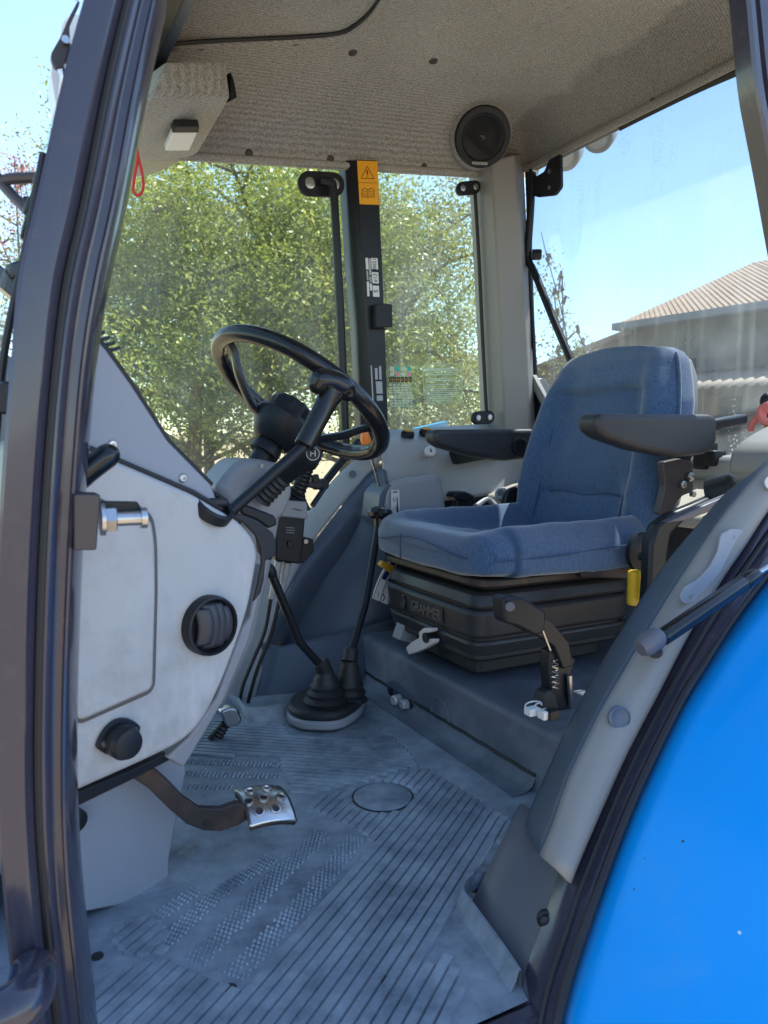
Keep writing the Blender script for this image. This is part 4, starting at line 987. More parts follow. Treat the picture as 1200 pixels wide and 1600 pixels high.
# face vents
def vent(c, ax, r, name='air_vent', nsl=4, tilt=.5):
    ax = ax.normalized(); v = part(name, lathe([(r, -.004), (r, .010), (r * .97, .015), (r * .90, .016), (r * .85, .012), (r * .83, .002), (.001, .0015)], c, ax, 36), M['black'])
    u = V((0, 0, 1)).cross(ax).normalized(); w_ = ax.cross(u)
    for k in range(nsl):
        s = -0.62 + 1.25 * k / (nsl - 1); hh = r * .8 * math.sqrt(max(.05, 1 - s * s * .9)); 
        def sf(a, b, s=s, hh=hh): 
            aa = (a * 2 - 1)
            return c + u * (s * r * .58 + (b - .5) * r * .52 + .10 * r * (1 - aa * aa)) + w_ * aa * hh * (1 - .08 * b) + ax * ((b - .5) * r * .20 + .0075 + .005 * (1 - aa * aa))
        obj('vent_slat', grid(sf, 14, 4), M['vent'], v, solid=.002)
    return v
vent(onD(324, 976, .001), DN, .0415)
vc = part('top_vent', lathe([(.034, -.01), (.034, .004), (.030, .007), (.027, .004), (.027, -.004), (.001, -.004)], onD(331, 789, -.012), (.45, -.5, .75), 30), M['black'])
obj('vent_slat', box(onD(334, 785, -.010), (.04, .01, .012)), M['rubber'], vc, bevel=.004)
# power socket
so_c = onD(185, 1155, .0005)
uu = V((0, 0, 1)).cross(DN).normalized()
dirn = (onD(209, 1138) - onD(156, 1162)).normalized()
pts = []
e1, e2 = onD(209, 1138, .001), onD(156, 1162, .001); cc = (e1 + e2) / 2
pw = DN.cross(dirn).normalized()
for k in range(24):
    an = 2 * math.pi * k / 24; lx_ = math.cos(an); lz = math.sin(an)
    pts.append(cc + dirn * math.copysign(abs(lx_) ** 1.0, lx_) * .030 + pw * math.copysign(abs(lz) ** 1.7, lz) * .023)
soc = part('power_socket', prism(pts, DN * .006), M['black'], bevel=.0015)
obj('socket_cap', lathe([(.021, 0), (.021, .016), (.0195, .018), (.018, .024), (.016, .025), (.001, .025)], onD(186, 1156, .006), DN, 28), M['black'], soc)
for e in (e1, e2): obj('socket_screw', lathe([(.0045, 0), (.004, .002), (.001, .002)], e.lerp(cc, .12) + DN * .006, DN, 10), M['steel'], soc)

# steering column shroud
shp = [(336, 764), (352, 742), (374, 718), (400, 716), (440, 724), (454, 742), (460, 770), (446, 808), (420, 824), (392, 812), (360, 795)]
shr = part('column_shroud', prism(rnd(ly(shp, 1.42), .02, 4), (.0, .15, 0)), M['shroud'], bevel=.018, bseg=4)
obj('shroud_screw', lathe([(.0045, 0), (.004, .002), (.001, .002)], ony(409, 728, 1.419), (0, -1, 0), 10), M['steel'], shr)
part('column_base', prism(ly([(352, 790), (440, 800), (430, 860), (400, 1000), (350, 1110), (300, 1110), (330, 900)], 1.5), (0, .1, 0)), M['shroud'], bevel=.01)

# ------------------------------------------------------------------ steering wheel
tl, sy = R(37), R(10)
WN = V((math.sin(tl) * math.cos(sy), math.sin(tl) * math.sin(sy), math.cos(tl)))
WC = V((.588, YC, .763)); WR = .196
wu = WN.cross(V((0, 1, 0))).normalized(); wv = WN.cross(wu).normalized()
SW = thing('steering_wheel', WC, 'black three spoke steering wheel with grooved rim on a thick hub', 'steering wheel')
def wp(ang, r, h=0): return WC + (wu * math.cos(ang) + wv * math.sin(ang)) * r + WN * h
NR = 120
secs = []
for i in range(NR):
    a = 2 * math.pi * i / NR; c = wp(a, WR); rad = (c - WC).normalized(); sec = []
    for k in range(14):
        b = 2 * math.pi * k / 14; rr_ = .0180
        dent = .0018 * (0.5 + .5 * math.cos(a * 30)) * max(0, -math.cos(b)) ** 1
        sec.append(c + rad * math.cos(b) * (rr_ - dent) + WN * math.sin(b) * (rr_ * .98))
    secs.append(sec)
m_ = loft(secs, True, False); N_ = len(secs)
for j in range(14): m_[1].append(((N_ - 1) * 14 + j, (N_ - 1) * 14 + (j + 1) % 14, (j + 1) % 14, j))
obj('rim', m_, M['gloss'], SW)
# which angle looks at a pixel: choose spokes from the photo
def wang(px, py):
    p = onp(px, py, WC, WN); d = p - WC; return math.atan2(d.dot(wv), d.dot(wu))
HB = -.102
for (px_, py_) in ((357, 531), (588, 668)):
    a = wang(px_, py_)
    p = [wp(a, .045, HB + .02), wp(a, .075, HB + .024), wp(a, .13, -.045), wp(a, .165, -.012), wp(a, WR - .004, -.002)]
    obj('spoke', tube(p, lambda s: .016 - .003 * s, 10, 5, flat=.62), M['gloss'], SW)
hub = obj('hub', lathe([(.001, HB - .02), (.034, HB - .02), (.045, HB - .012), (.064, HB + .022), (.066, HB + .036), (.060, HB + .046), (.05, HB + .05), (.001, HB + .05)], WC, WN, 32), M['black'], SW)
kn = []
for i in range(48):
    pass
obj('hub_cap', loft([[wp(2 * math.pi * k / 60, (r * (1 if (k // 3) % 2 else .96)), h) for k in range(60)] for r, h in ((.047, HB + .048), (.048, HB + .052), (.048, HB + .074), (.044, HB + .080), (.02, HB + .082), (.001, HB + .082))]), M['black'], SW, angle=25)
colm = part('steering_column', tube([WC + WN * (HB - .015), WC + WN * (HB - .22)], .021, 16), M['black'])
obj('column_collar', lathe([(.032, 0), (.032, .015), (.024, .03), (.001, .03)], WC + WN * (HB - .045), WN, 20), M['black'], colm)

# T-handled lever in front of the wheel
TL = thing('tilt_lever', ony(358, 800, 1.22), 'long black T-handled lever slanting up in front of the steering wheel', 'lever')
g0, g1 = ony(474, 698, 1.245), ony(519, 612, 1.26)
obj('rod', tube([ony(352, 806, 1.22), g0], .0105, 12), M['black_satin'], TL)
obj('grip', tube([g0, g0.lerp(g1, .1), g0.lerp(g1, .6), g0.lerp(g1, .85), g1], lambda s: .0185 + .001 * s + .006 * max(0, s - .7) / .3, 16, 0), M['gloss'], TL, bevel=.003)
obj('grip_head', tube([ony(497, 600, 1.255), ony(503, 595, 1.255), ony(520, 598, 1.26), ony(537, 607, 1.262), ony(541, 612, 1.262)], lambda s: .019 + .005 * math.sin(math.pi * s), 16, 4, round_end=True), M['gloss'], TL)
obj('lever_bracket', prism(ly([(340, 806), (352, 796), (374, 804), (380, 818), (360, 826)], 1.22), (0, .03, 0)), M['black'], TL, bevel=.004)

# shuttle stalk with round badge
ST = thing('column_stalk', ony(420, 762, 1.40), 'black column stalk with ribbed boot and round badge on its end', 'stalk')
obj('boot', bellows(ony(408, 775, 1.40), ony(446, 742, 1.36), .026, .020, 6, 18, .18), M['rubber'], ST)
obj('arm', tube([ony(440, 750, 1.37), ony(462, 730, 1.34), ony(484, 712, 1.31)], lambda s: .015 + .008 * s, 14, 4, round_end=True), M['black'], ST)
bc = ony(489, 709, 1.285)
toc = (CAM - bc).normalized()
bd = obj('badge', lathe([(.0145, -.012), (.0145, 0), (.013, .0015), (.001, .0015)], bc, toc, 24), M['black'], ST)
obj('badge_ring', lathe([(.0125, .001), (.0125, .0022), (.0112, .0022), (.0112, .001)], bc, toc, 24), M['grey_print'], ST)
text('badge_symbol', 'H', bc + toc * .0022, V((0, 0, 1)).cross(toc), V((0, 0, 1)), .017, M['grey_print'], ST, .0003)

# joystick control box
JY = 1.70
JB = thing('joystick_control', ony(455, 880, JY), 'black joystick box with pleated boot standing beside the steering column', 'joystick')
jb = obj('control_box', prism(rnd(ly([(430, 795), (478, 800), (474, 850), (470, 882), (431, 876)], JY), .006), (.0, .07, 0)), M['black'], JB, bevel=.006)
obj('top_plate', prism(rnd(ly([(425, 780), (480, 784), (482, 812), (428, 806)], JY - .01), .006), (.0, .09, 0)), M['shroud'], JB, bevel=.008)
obj('box_button', box(ony(453, 850, JY - .003), (.012, .006, .016)), M['rubber'], JB, bevel=.002)
for k in range(3): obj('box_mark', bar(ony(447, 824 + 4 * k, JY - .002), ony(460, 825 + 4 * k, JY - .002), .003, .0015), M['shroud'], JB)
jc = [ony(456, 786, JY + .035), ony(463, 772, JY + .03), ony(470, 760, JY + .02)]
for k, (r_, t_) in enumerate(((.050, 0), (.044, .12), (.038, .24), (.031, .36), (.024, .48))):
    c = jc[0].lerp(jc[2], t_ * 1.4)
    obj('boot_fold', lathe([(r_ * .8, -.004), (r_, 0), (r_ * .8, .004), (r_ * .6, .006), (.001, .006)], c, V((.25 + .1 * k, -.3, 1)), 22), M['rubber'], JB)
obj('stick', bellows(ony(463, 776, JY + .03), ony(484, 722, JY - .02), .020, .016, 9, 16, .15), M['black'], JB)
obj('stick_head', tube([ony(484, 722, JY - .02), ony(490, 706, JY - .03), ony(494, 696, JY - .035)], .022, 14, 3, round_end=True), M['black'], JB)
obj('clamp', join(bar(ony(458, 752, JY + .02), ony(500, 760, JY + .02), .03, .016), bar(ony(490, 742, JY + .02), ony(496, 764, JY + .02), .02, .02)), M['black_satin'], JB, bevel=.003)
obj('side_bracket', prism(ly([(470, 838), (490, 842), (491, 862), (474, 880), (466, 880)], JY + .03), (0, .03, 0)), M['black_satin'], JB, bevel=.003)
obj('bracket_bolt', lathe([(.006, 0), (.006, .005), (.001, .005)], ony(477, 846, JY + .028), (0, -1, 0), 8), M['steel'], JB)
for (a, b) in (((436, 876), (424, 935)), ((449, 878), (438, 935))):
    obj('cable_end', tube([ony(*a, JY + .03), ony((a[0] + b[0]) / 2, (a[1] + b[1]) / 2, JY + .04), ony(*b, JY + .05)], lambda s: .0105 if s < .45 else .0075, 10, 4), M['silver'], JB)
for i, pts in enumerate(([(424, 930), (414, 985), (396, 1030), (380, 1070), (373, 1104)], [(438, 930), (424, 990), (404, 1040), (392, 1080), (386, 1106)])):
    o = obj('control_cable', tube([ony(a, b, 1.77 + .01 * k) for k, (a, b) in enumerate(pts)], .0052, 8, 5), M['rubber'])
    tag(o, ('black control cable hanging below the joystick box, ' + ('nearer the dash' if i == 0 else 'nearer the gear levers')), 'cable', 'cables below the joystick')
# second rod lever behind the wheel
LV = thing('rod_lever', ony(500, 770, 1.8), 'thin black rod lever rising beside the joystick to the window', 'lever')
obj('rod', tube([ony(505, 757, 1.8), ony(530, 725, 1.84), ony(560, 690, 1.9)], .011, 10), M['black_satin'], LV)
obj('link', tube([ony(488, 790, 1.76), ony(505, 765, 1.78), ony(508, 752, 1.8)], .007, 8), M['black_satin'], LV)
obj('joint', lathe([(.016, -.01), (.016, .012), (.001, .012)], ony(503, 757, 1.79), (0, -1, 0), 10), M['black'], LV)
# orange knobbed throttle
OT = thing('throttle_lever', ony(596, 790, 1.88), 'orange knobbed chrome lever standing in the console slot', 'lever')
obj('rod', tube([ony(597, 795, 1.89), ony(590, 750, 1.86), ony(579, 712, 1.84), ony(573, 697, 1.83)], .0045, 8, 4), M['chrome'], OT)
obj('knob', tube([ony(575, 703, 1.83), ony(572, 690, 1.825), ony(570, 679, 1.82)], lambda s: .010 + .005 * math.sin(math.pi * min(1, s * .8 + .1)), 14, 4, round_end=True), M['orange'], OT)

# ------------------------------------------------------------------ floor levers and pedals
g1c = onz(509, 1128); g2c = onz(546, 1118)
GB = thing('gear_lever_console', onz(510, 1135), 'dark oval base plate on the floor carrying both gear lever boots', 'lever base')
ov = rnd([onz(a, b, .006) for a, b in ((446, 1130), (452, 1110), (500, 1090), (560, 1085), (572, 1100), (566, 1122), (530, 1144), (470, 1142))], .05, 5)
obj('base_lip', prism(ov, (0, 0, .022)), M['shroud'], GB, bevel=.006)
cn = sum(ov, V()) / len(ov)
obj('base_plate', prism([cn + (p - cn) * .97 + V((0, 0, .02)) for p in ov], (0, 0, .022)), M['rubber'], GB, bevel=.008)
def gear(base, top, label, knob, boot_h, r0):
    t = thing('gear_lever', base, label, 'gear lever', 'gear levers on the cab floor')
    b0 = base + V((0, 0, .04)); d = (top - b0).normalized()
    obj('boot', bellows(b0, b0 + V((0, 0, boot_h)) + d * .0, r0, .021, 5, 22, .14), M['rubber'], t, angle=50)
    obj('boot_collar', lathe([(.020, 0), (.019, .03), (.013, .036), (.001, .036)], b0 + V((0, 0, boot_h - .004)), d, 16), M['rubber'], t)
    obj('rod', tube([b0 + V((0, 0, boot_h)), b0.lerp(top, .5) + V((.0, 0, .0)), top], .0098, 12), M['black_satin'], t)
    if knob: obj('knob', lathe([(.012, -.045), (.016, -.02), (.018, -.01), (.03, -.004), (.034, .006), (.031, .016), (.018, .023), (.001, .025)], top, d * .5 + V((0, 0, .5)), 24), M['gloss'], t)
    else: obj('knob', tube([top, top + d * .012], .0125, 12, round_end=True), M['black'], t)
gear(g1c, ony(424, 896, 1.56), 'front gear lever with a wide pleated boot, leaning towards the dash', False, .085, .062)
gear(g2c, ony(594, 806, 1.74), 'upright gear lever with mushroom knob beside the blue seat', True, .10, .046)

# clutch pedal
CP = thing('clutch_pedal', onz(330, 1300, .08), 'rusty curved pedal arm with a shiny perforated pad above the floor', 'pedal')
YK = 1.05
armo = [(188, 1205), (200, 1192), (226, 1188), (262, 1220), (286, 1245), (312, 1263), (345, 1264), (370, 1255), (382, 1256), (392, 1278), (372, 1290), (345, 1299), (318, 1298), (292, 1288), (262, 1262), (232, 1232), (205, 1214)]
obj('arm', prism(ly(armo, YK), (0, .013, 0)), M['rust'], CP, bevel=.0015)
obj('arm_hole', lathe([(.0055, 0), (.0055, .001), (.001, .001)], ony(323, 1287, YK - .0006), (0, -1, 0), 14), M['ink'], CP)
pc0 = ony(415, 1257, YK + .012)
pu = V((-.02, 1, .34)).normalized(); pv = V((.985, -.03, -.10)).normalized(); pn = pu.cross(pv).normalized()
pn = pn if pn.z > 0 else -pn
def padf(a, b, off=0):
    s = (a - .5) * .078; t = (b - .5) * .074
    return pc0 + pu * s + pv * t + pn * (.012 - 14 * s * s * .5 - 7 * t * t * .6 + off)
obj('pad', grid(padf, 18, 18), M['chrome'], CP, solid=.004)
obj('pad_rubber', grid(lambda a, b: padf(.02 + a * .96, .02 + b * .96, -.007), 10, 10), M['rust'], CP, solid=.006)
for a, b in ((.22, .24), (.22, .58), (.5, .42), (.5, .8), (.78, .24), (.78, .6), (.5, .1)):
    c = padf(a, b, .0015); tt = padf(a, b + .05) - padf(a, b - .05); ss = padf(a + .05, b) - padf(a - .05, b)
    nn = ss.cross(tt).normalized(); nn = nn if nn.z > 0 else -nn
    obj('pad_ring', lathe([(.0085, -.001), (.0080, .003), (.0062, .0034), (.0052, .0006)], c, nn, 16), M['steel'], CP)
    obj('pad_hole', lathe([(.0054, 0), (.0054, .0008), (.0005, .0008)], c, nn, 14), M['rust'], CP)
SP = thing('floor_pedal', onz(336, 1156), 'small chrome tipped foot pedal with black ribbed boot on the floor', 'pedal')
fb = onz(334, 1156)
ft = ony(352, 1132, fb.y - .01)
obj('boot', bellows(fb, ft, .017, .012, 5, 16, .2), M['rubber'], SP)
obj('stem', tube([ft, ony(358, 1122, fb.y - .015)], .005, 8), M['steel'], SP)
fp = [ony(a, b, fb.y - .02) for a, b in ((344, 1112), (360, 1106), (372, 1108), (379, 1126), (372, 1134), (354, 1138), (349, 1124))]
obj('tread', prism(rnd(fp, .006), (0, .03, 0)), M['chrome'], SP, bevel=.006)

# ------------------------------------------------------------------ driver's seat
SX = .9
S = thing('driver_seat', (1.1, YC, .155), 'blue cloth driver seat with black armrests on a sprung base', 'seat')
def sect(y0, w, zb, zt, bol, n=44, e=.42, dip=0.):
    out = []
    h = (zt - zb) / 2; zc = (zt + zb) / 2
    for k in range(n):
        a = 2 * math.pi * k / n; c, s = math.cos(a), math.sin(a)
        yy = math.copysign(abs(c) ** e, c); zz = math.copysign(abs(s) ** e, s)
        t = max(0, zz)
        f = abs(yy)
        bl = bol * (math.exp(-((f - .84) / .16) ** 2)) - dip * math.exp(-(f / .5) ** 2)
        out.append((yy * w, zc + zz * h + bl * t))
    return out
CSX = [(.872, .20, .395, .43, .0, 0), (.876, .235, .388, .452, .004, 0), (.888, .255, .382, .466, .008, 0), (.915, .264, .378, .474, .014, .004), (.97, .268, .375, .470, .028, .012), (1.06, .268, .372, .456, .046, .024), (1.16, .268, .37, .444, .060, .032), (1.26, .266, .37, .438, .068, .032), (1.34, .262, .37, .438, .072, .028), (1.40, .255, .375, .44, .05, .01), (1.425, .23, .385, .43, .02, 0)]
cs = []
XS = [.872, .874, .877, .882, .888, .896, .906] + [.92 + .02 * i for i in range(25)] + [1.415, 1.425]
for x in XS:
    par = [float(np.interp(x, [r_[0] for r_ in CSX], [r_[k] for r_ in CSX])) for k in range(1, 6)]
    sec = []
    for y, z in sect(0, par[0], par[1], par[2], par[3], n=84, dip=par[4]):
        f = abs(y) / par[0]
        if z > .425 and x > .93:
            z -= .010 * math.exp(-((f - .60) / .035) ** 2) * min(1, (x - .93) / .08)           # stitched valleys beside the bolsters
            z -= .004 * math.exp(-((x - 1.16 - .01 * math.cos(y * 14)) / .012) ** 2) * (f < .6)    # cross seam
        wn = V((x * 16, y * 9, z * 12))
        z += .0035 * mnoise.noise(wn) + .002 * mnoise.noise(wn * 2.7)
        xx = x + .0025 * mnoise.noise(wn + V((9, 2, 1))) + (.03 * (abs(y) / .27) ** 3 if x < .95 else 0)
        sec.append(V((xx, YC + y + .002 * mnoise.noise(wn + V((3, 7, 5))), z)))
    cs.append(sec)
cush = obj('seat_cushion', loft(cs), M['seat'], S, angle=0)
sm_ = [V((.874 + .03 * (abs(y) / .27) ** 3, YC + y, .462 + .004 * math.cos(y * 30))) for y in [-.235 + .47 * i / 20 for i in range(21)]]
near_side = [V((.90 + .48 * i / 14, YC - .268 + .004 * math.sin(i), .425 + .02 * (i / 14) ** 2)) for i in range(15)]
obj('seam', tube([V((.868 + .03 * (abs(y) / .27) ** 3, YC + y, .436 + .012 * math.cos(y * 14))) for y in [-.2 + .4 * i / 20 for i in range(21)]] , .0018, 6), M['seam'], cush)
obj('seam', tube([V((p.x, p.y - .001, p.z)) for p in near_side], .0018, 6), M['seam'], cush)
obj('seam', tube([V((.866 + .0, YC + .06, z)) for z in (.392, .42, .45)], .0015, 6), M['seam'], cush)
# backrest
BKZ = [(.43, .250, .06, .01), (.445, .260, .085, .02), (.48, .262, .095, .03), (.55, .263, .10, .048), (.62, .262, .10, .052), (.70, .255, .10, .050), (.77, .243, .10, .044), (.82, .226, .098, .034), (.86, .212, .092, .020), (.885, .198, .08, .008), (.900, .172, .055, 0), (.906, .125, .025, 0)]
bs_ = []
ZS = [.43, .436, .445, .455, .468, .48] + [.49 + .008 * i for i in range(49)] + [.888, .892, .896, .900, .903, .906]
def sm01(a, b, x): t = min(max((x - a) / (b - a), 0), 1); return t * t * (3 - 2 * t)
for z in ZS:
    w_, th, bol = [float(np.interp(z, [r_[0] for r_ in BKZ], [r_[k] for r_ in BKZ])) for k in (1, 2, 3)]
    x0 = 1.345 + (z - .43) * .27; sec = []
    nn_ = 110
    for k in range(nn_):
        a = 2 * math.pi * k / nn_; c, s_ = math.cos(a), math.sin(a)
        yy = math.copysign(abs(c) ** .45, c); xx = math.copysign(abs(s_) ** .5, s_)
        f = abs(yy); front = max(0, -xx); ins = 1 - sm01(.54, .62, f)
        top = sm01(.79, .815, z)
        d = bol * math.exp(-((f - .80) / .17) ** 2)
        d -= .014 * ins * (1 - top)
        d -= .012 * math.exp(-((f - .62) / .028) ** 2) * (1 - sm01(.79, .82, z))
        d -= .010 * math.exp(-((z - .803) / .007) ** 2) * (f < .66)
        d -= .010 * math.exp(-((z - .535 - .004 * math.cos(yy * 3)) / .007) ** 2) * ins
        d += .016 * math.exp(-((z - .605) / .05) ** 2) * ins
        for q_ in (-.5, -.42, .36, .5): d -= .005 * math.exp(-((yy - q_) / .018) ** 2) * sm01(.72, .79, z) * (1 - sm01(.80, .83, z))
        d += .012 * top * math.exp(-(f / .7) ** 4) * (1 - sm01(.85, .91, z))
        wn = V((z * 14, yy * 3, xx * 2))
        d += .0035 * mnoise.noise(wn) + .002 * mnoise.noise(wn * 2.6)
        sec.append(V((x0 + th / 2 + xx * th / 2 - d * front, YC + yy * w_, z + .012 * (1 - (yy * .9) ** 2) * (z > .86) + (.002 * mnoise.noise(wn + V((5, 5, 5)))))))
    bs_.append(sec)
back = obj('backrest', loft(bs_), M['seat'], S, angle=0)
def backx(z): return 1.345 + (z - .43) * .27
for zz, ww in ((.535, .13), (.80, .12)):
    obj('seam', tube([V((backx(zz) + .012 - (.0 if zz < .7 else -.004), YC + ww * (i / 10 - .5) * 2, zz + .004 * math.sin(i))) for i in range(11)], .0016, 6), M['seam'], back)
for sgn in (-1, 1):
    obj('seam', tube([V((backx(z) - .004, YC + sgn * (.158 - .03 * max(0, z - .7)), z)) for z in (.47, .55, .62, .70, .77, .80)], .0016, 6, 3), M['seam'], back)
    obj('piping', tube([V((backx(z) + .02, YC + sgn * (w_ + .002), z)) for z, w_ in ((.5, .262), (.6, .263), (.7, .255), (.8, .232), (.86, .212), (.885, .198))], .004, 8, 4), M['seat'], back)
obj('back_shell', loft([[V((backx(z) + .07 + dx, YC + y, z)) for dx, y in ((0, -w_), (.05, -w_ * .9), (.065, 0), (.05, w_ * .9), (0, w_))] for z, w_ in ((.44, .25), (.6, .258), (.75, .245), (.83, .22), (.88, .185))]), M['seatshell'], S, bevel=.01)
obj('gap_blocking_plate', prism(rnd([V((1.30, YC + .262, .40)), V((1.34, YC + .262, .53)), V((1.47, YC + .262, .56)), V((1.50, YC + .262, .40))], .02), (0, .02, 0)), M['black'], S, bevel=.004)  # added black plate, blocks the sunlit sliver between cushion and backrest
# armrests
def armrest(y, zt, x0, x1, side):
    pr_ = [(x0 + .0, zt - .012), (x0 + .012, zt), (x0 + .1, zt + .001), (x1 - .02, zt + .004), (x1, zt - .004), (x1 + .002, zt - .06), (x1 - .03, zt - .085), (x1 - .12, zt - .092), (x1 - .24, zt - .075), (x0 + .03, zt - .05), (x0 + .004, zt - .034)]
    a = obj('armrest', prism(rnd([V((x, y - .03, z)) for x, z in pr_], .012, 3), (0, .06, 0)), M['armrest'], S, bevel=.012, bseg=4)
    return a
a1 = armrest(1.165, .727, 1.09, 1.458, -1)
a2 = armrest(1.80, .704, 1.10, 1.47, 1)
obj('armrest_knob', lathe([(.03, 0), (.03, .006), (.022, .008), (.018, .004), (.001, .004)], ony(812, 698, 1.768), (0, -1, 0), 24), M['black'], a2)
obj('armrest_hinge', tube([V((1.44, 1.175, .70)), V((1.47, 1.2, .70)), V((1.46, 1.22, .66)), V((1.43, 1.22, .60))], .02, 10, 3), M['black'], a1)
kb = [ony(a, b, 1.195) for a, b in ((1036, 722), (1064, 716), (1083, 722), (1084, 768), (1066, 775), (1046, 800), (1030, 805), (1040, 760))]
bk2 = obj('armrest_bracket', prism(rnd(kb, .008), (0, .02, 0)), M['brownmetal'], S, bevel=.004)
for a, b, r in ((1075, 745, .0105), (1064, 757, .009), (1080, 772, .007)): obj('bracket_bolt', lathe([(r, 0), (r * 1.05, .002), (r, .009), (r * .7, .011), (.001, .011)], ony(a, b, 1.194), (0, -1, 0), 10), M['steel'], bk2)
# pan and suspension
obj('seat_pan', prism(rnd([V((.895, YC - .235, .362)), V((.895, YC + .235, .362)), V((1.42, YC + .235, .362)), V((1.42, YC - .235, .362))], .06), (0, 0, .018)), M['rust'], S, bevel=.004)
spn = [ony(a, b, 1.225) for a, b in ((905, 892), (940, 878), (975, 858), (1010, 838), (1040, 845), (1045, 900), (990, 905), (910, 903))]
obj('side_plate', prism(spn, (0, .02, 0)), M['rust'], S, bevel=.003)
def slab(name, x0, x1, hw, z0, z1, r, mt, tap=0., bev=.008):
    lo_ = rnd([V((x0 + tap, YC - hw + tap, z0)), V((x0 + tap, YC + hw - tap, z0)), V((x1, YC + hw - tap, z0)), V((x1, YC - hw + tap, z0))], r, 6)
    hi_ = rnd([V((x0, YC - hw, z1)), V((x0, YC + hw, z1)), V((x1, YC + hw, z1)), V((x1, YC - hw, z1))], r, 6)
    return obj(name, loft([lo_, hi_]), mt, S, bevel=bev)
susp = mat('suspension_plastic', (.032, .032, .034), .38, var=.2, dirt=((.075, .075, .075), .25, 12), bump=(.06, 500), spec=.35)
slab('bellow_fold', .93, 1.36, .19, .345, .364, .04, M['rubber'])
slab('suspension_lid', .912, 1.36, .20, .312, .346, .04, susp, -.012)
bl_ = slab('suspension_cover', .895, 1.36, .212, .243, .308, .045, susp, .006, .01)
slab('suspension_lower', .90, 1.36, .206, .200, .238, .04, susp, .012, .008)
slab('suspension_gap', .91, 1.35, .195, .19, .34, .04, M['rubber'])
slab('suspension_foot', .945, 1.32, .15, .150, .205, .02, M['rubber'], 0, .004)
tc_ = V((.8955, YC + .072, .272))
text('badge_lettering', 'GRAMMER', V((.8955, 1.470, .274)), (0, -1, 0), (0.02, 0, 1), .036, mat('raised_lettering', (.085, .08, .075), .4), bl_, .005, sx=.8)
em = [V((.894, YC + .17, .272))]
obj('badge_emblem', tube([V((.894, 1.582 + .009 * math.cos(a), .272 + .015 * math.sin(a))) for a in [2 * math.pi * k / 14 for k in range(14)]], .0025, 6, closed=True), susp, bl_)
obj('badge_emblem', tube([V((.894, 1.582, .292)), V((.894, 1.578, .274)), V((.894, 1.582, .257))], .0025, 6), susp, bl_)
obj('badge_bar', box((.894, 1.402, .274), (.004, .004, .034)), susp, bl_, bevel=.001)
obj('lever_plate', prism(ly([(633, 975), (660, 978), (665, 1010), (625, 1000)], 1.60), (0, .04, 0)), M['shroud'], S)
# pale weight-adjust handle
wh = [onx(a, b, .885) for a, b in ((634, 1012), (642, 1004), (655, 996), (654, 988), (662, 981), (676, 982), (675, 987), (664, 990), (662, 999), (670, 998), (678, 999), (677, 1005), (664, 1013), (650, 1019), (638, 1023))]
obj('weight_handle', prism(rnd(wh, .003, 2), (.016, 0, 0)), M['pale'], S, bevel=.003)
obj('handle_hub', lathe([(.012, 0), (.012, .02), (.001, .02)], onx(675, 995, .90), (-1, 0, 0), 14), M['black'], S)
# yellow fore-aft handle on near side
yh = tube([ony(991, 945, 1.16), ony(991, 936, 1.16), ony(992, 900, 1.16), ony(992, 891, 1.16)], lambda s: .0165 - .001 * s, 14, 0, round_end=False)
obj('yellow_handle', join(yh), M['yellow'], S, bevel=.005)
obj('handle_stem', tube([ony(1000, 930, 1.165), ony(1016, 927, 1.17)], .006, 8), M['silver'], S)
# hub disc and red buckle
obj('pivot_disc', lathe([(.045, 0), (.045, .012), (.03, .018), (.028, .012), (.001, .012)], ony(1000, 862, 1.20), (0, -1, 0), 28), M['black'], S)
obj('pivot_bolt', lathe([(.010, 0), (.010, .010), (.001, .010)], ony(1002, 870, 1.19), (0, -1, 0), 8), M['steel'], S)
obj('red_buckle', box(ony(1010, 852, 1.19), (.02, .015, .03)), M['redplastic'], S, bevel=.003)
obj('rear_bar', bar(ony(1098, 667, 1.18), ony(1160, 655, 1.22), .03, .026), M['black'], S, bevel=.006)

# handles between seat and console
ph = thing('parking_handle', ony(730, 790, 1.86), 'black T-topped lever between seat and console', 'lever')
obj('stem', prism(ly([(713, 778), (735, 776), (732, 810), (714, 812)], 1.86), (0, .03, 0)), M['black'], ph, bevel=.004)
obj('top', prism(rnd(ly([(709, 776), (713, 769), (728, 768), (743, 774), (742, 782), (716, 783)], 1.85), .006), (0, .05, 0)), M['black'], ph, bevel=.006)
hk = thing('grey_knob', ony(785, 775, 1.82), 'grey faceted knob beside the blue backrest', 'knob')
kax = (ony(776, 764, 1.80) - ony(796, 784, 1.84)).normalized()
kc = ony(792, 780, 1.84)
obj('knob_body', lathe([(.020, -.005), (.021, .0), (.0225, .045), (.020, .05), (.001, .05)], kc, kax, 7), M['greyknob'], hk, angle=20, bevel=.003)
obj('knob_core', lathe([(.011, .05), (.011, .0515), (.001, .0515)], kc, kax, 12), M['foot'], hk)
pcr = part('console_clutter', join(tube([ony(742, 792, 1.86), ony(762, 780, 1.88), ony(775, 790, 1.86)], .008, 8, 4), tube([ony(750, 798, 1.85), ony(770, 792, 1.87), ony(800, 794, 1.86)], .007, 8, 4)), M['shroud'])

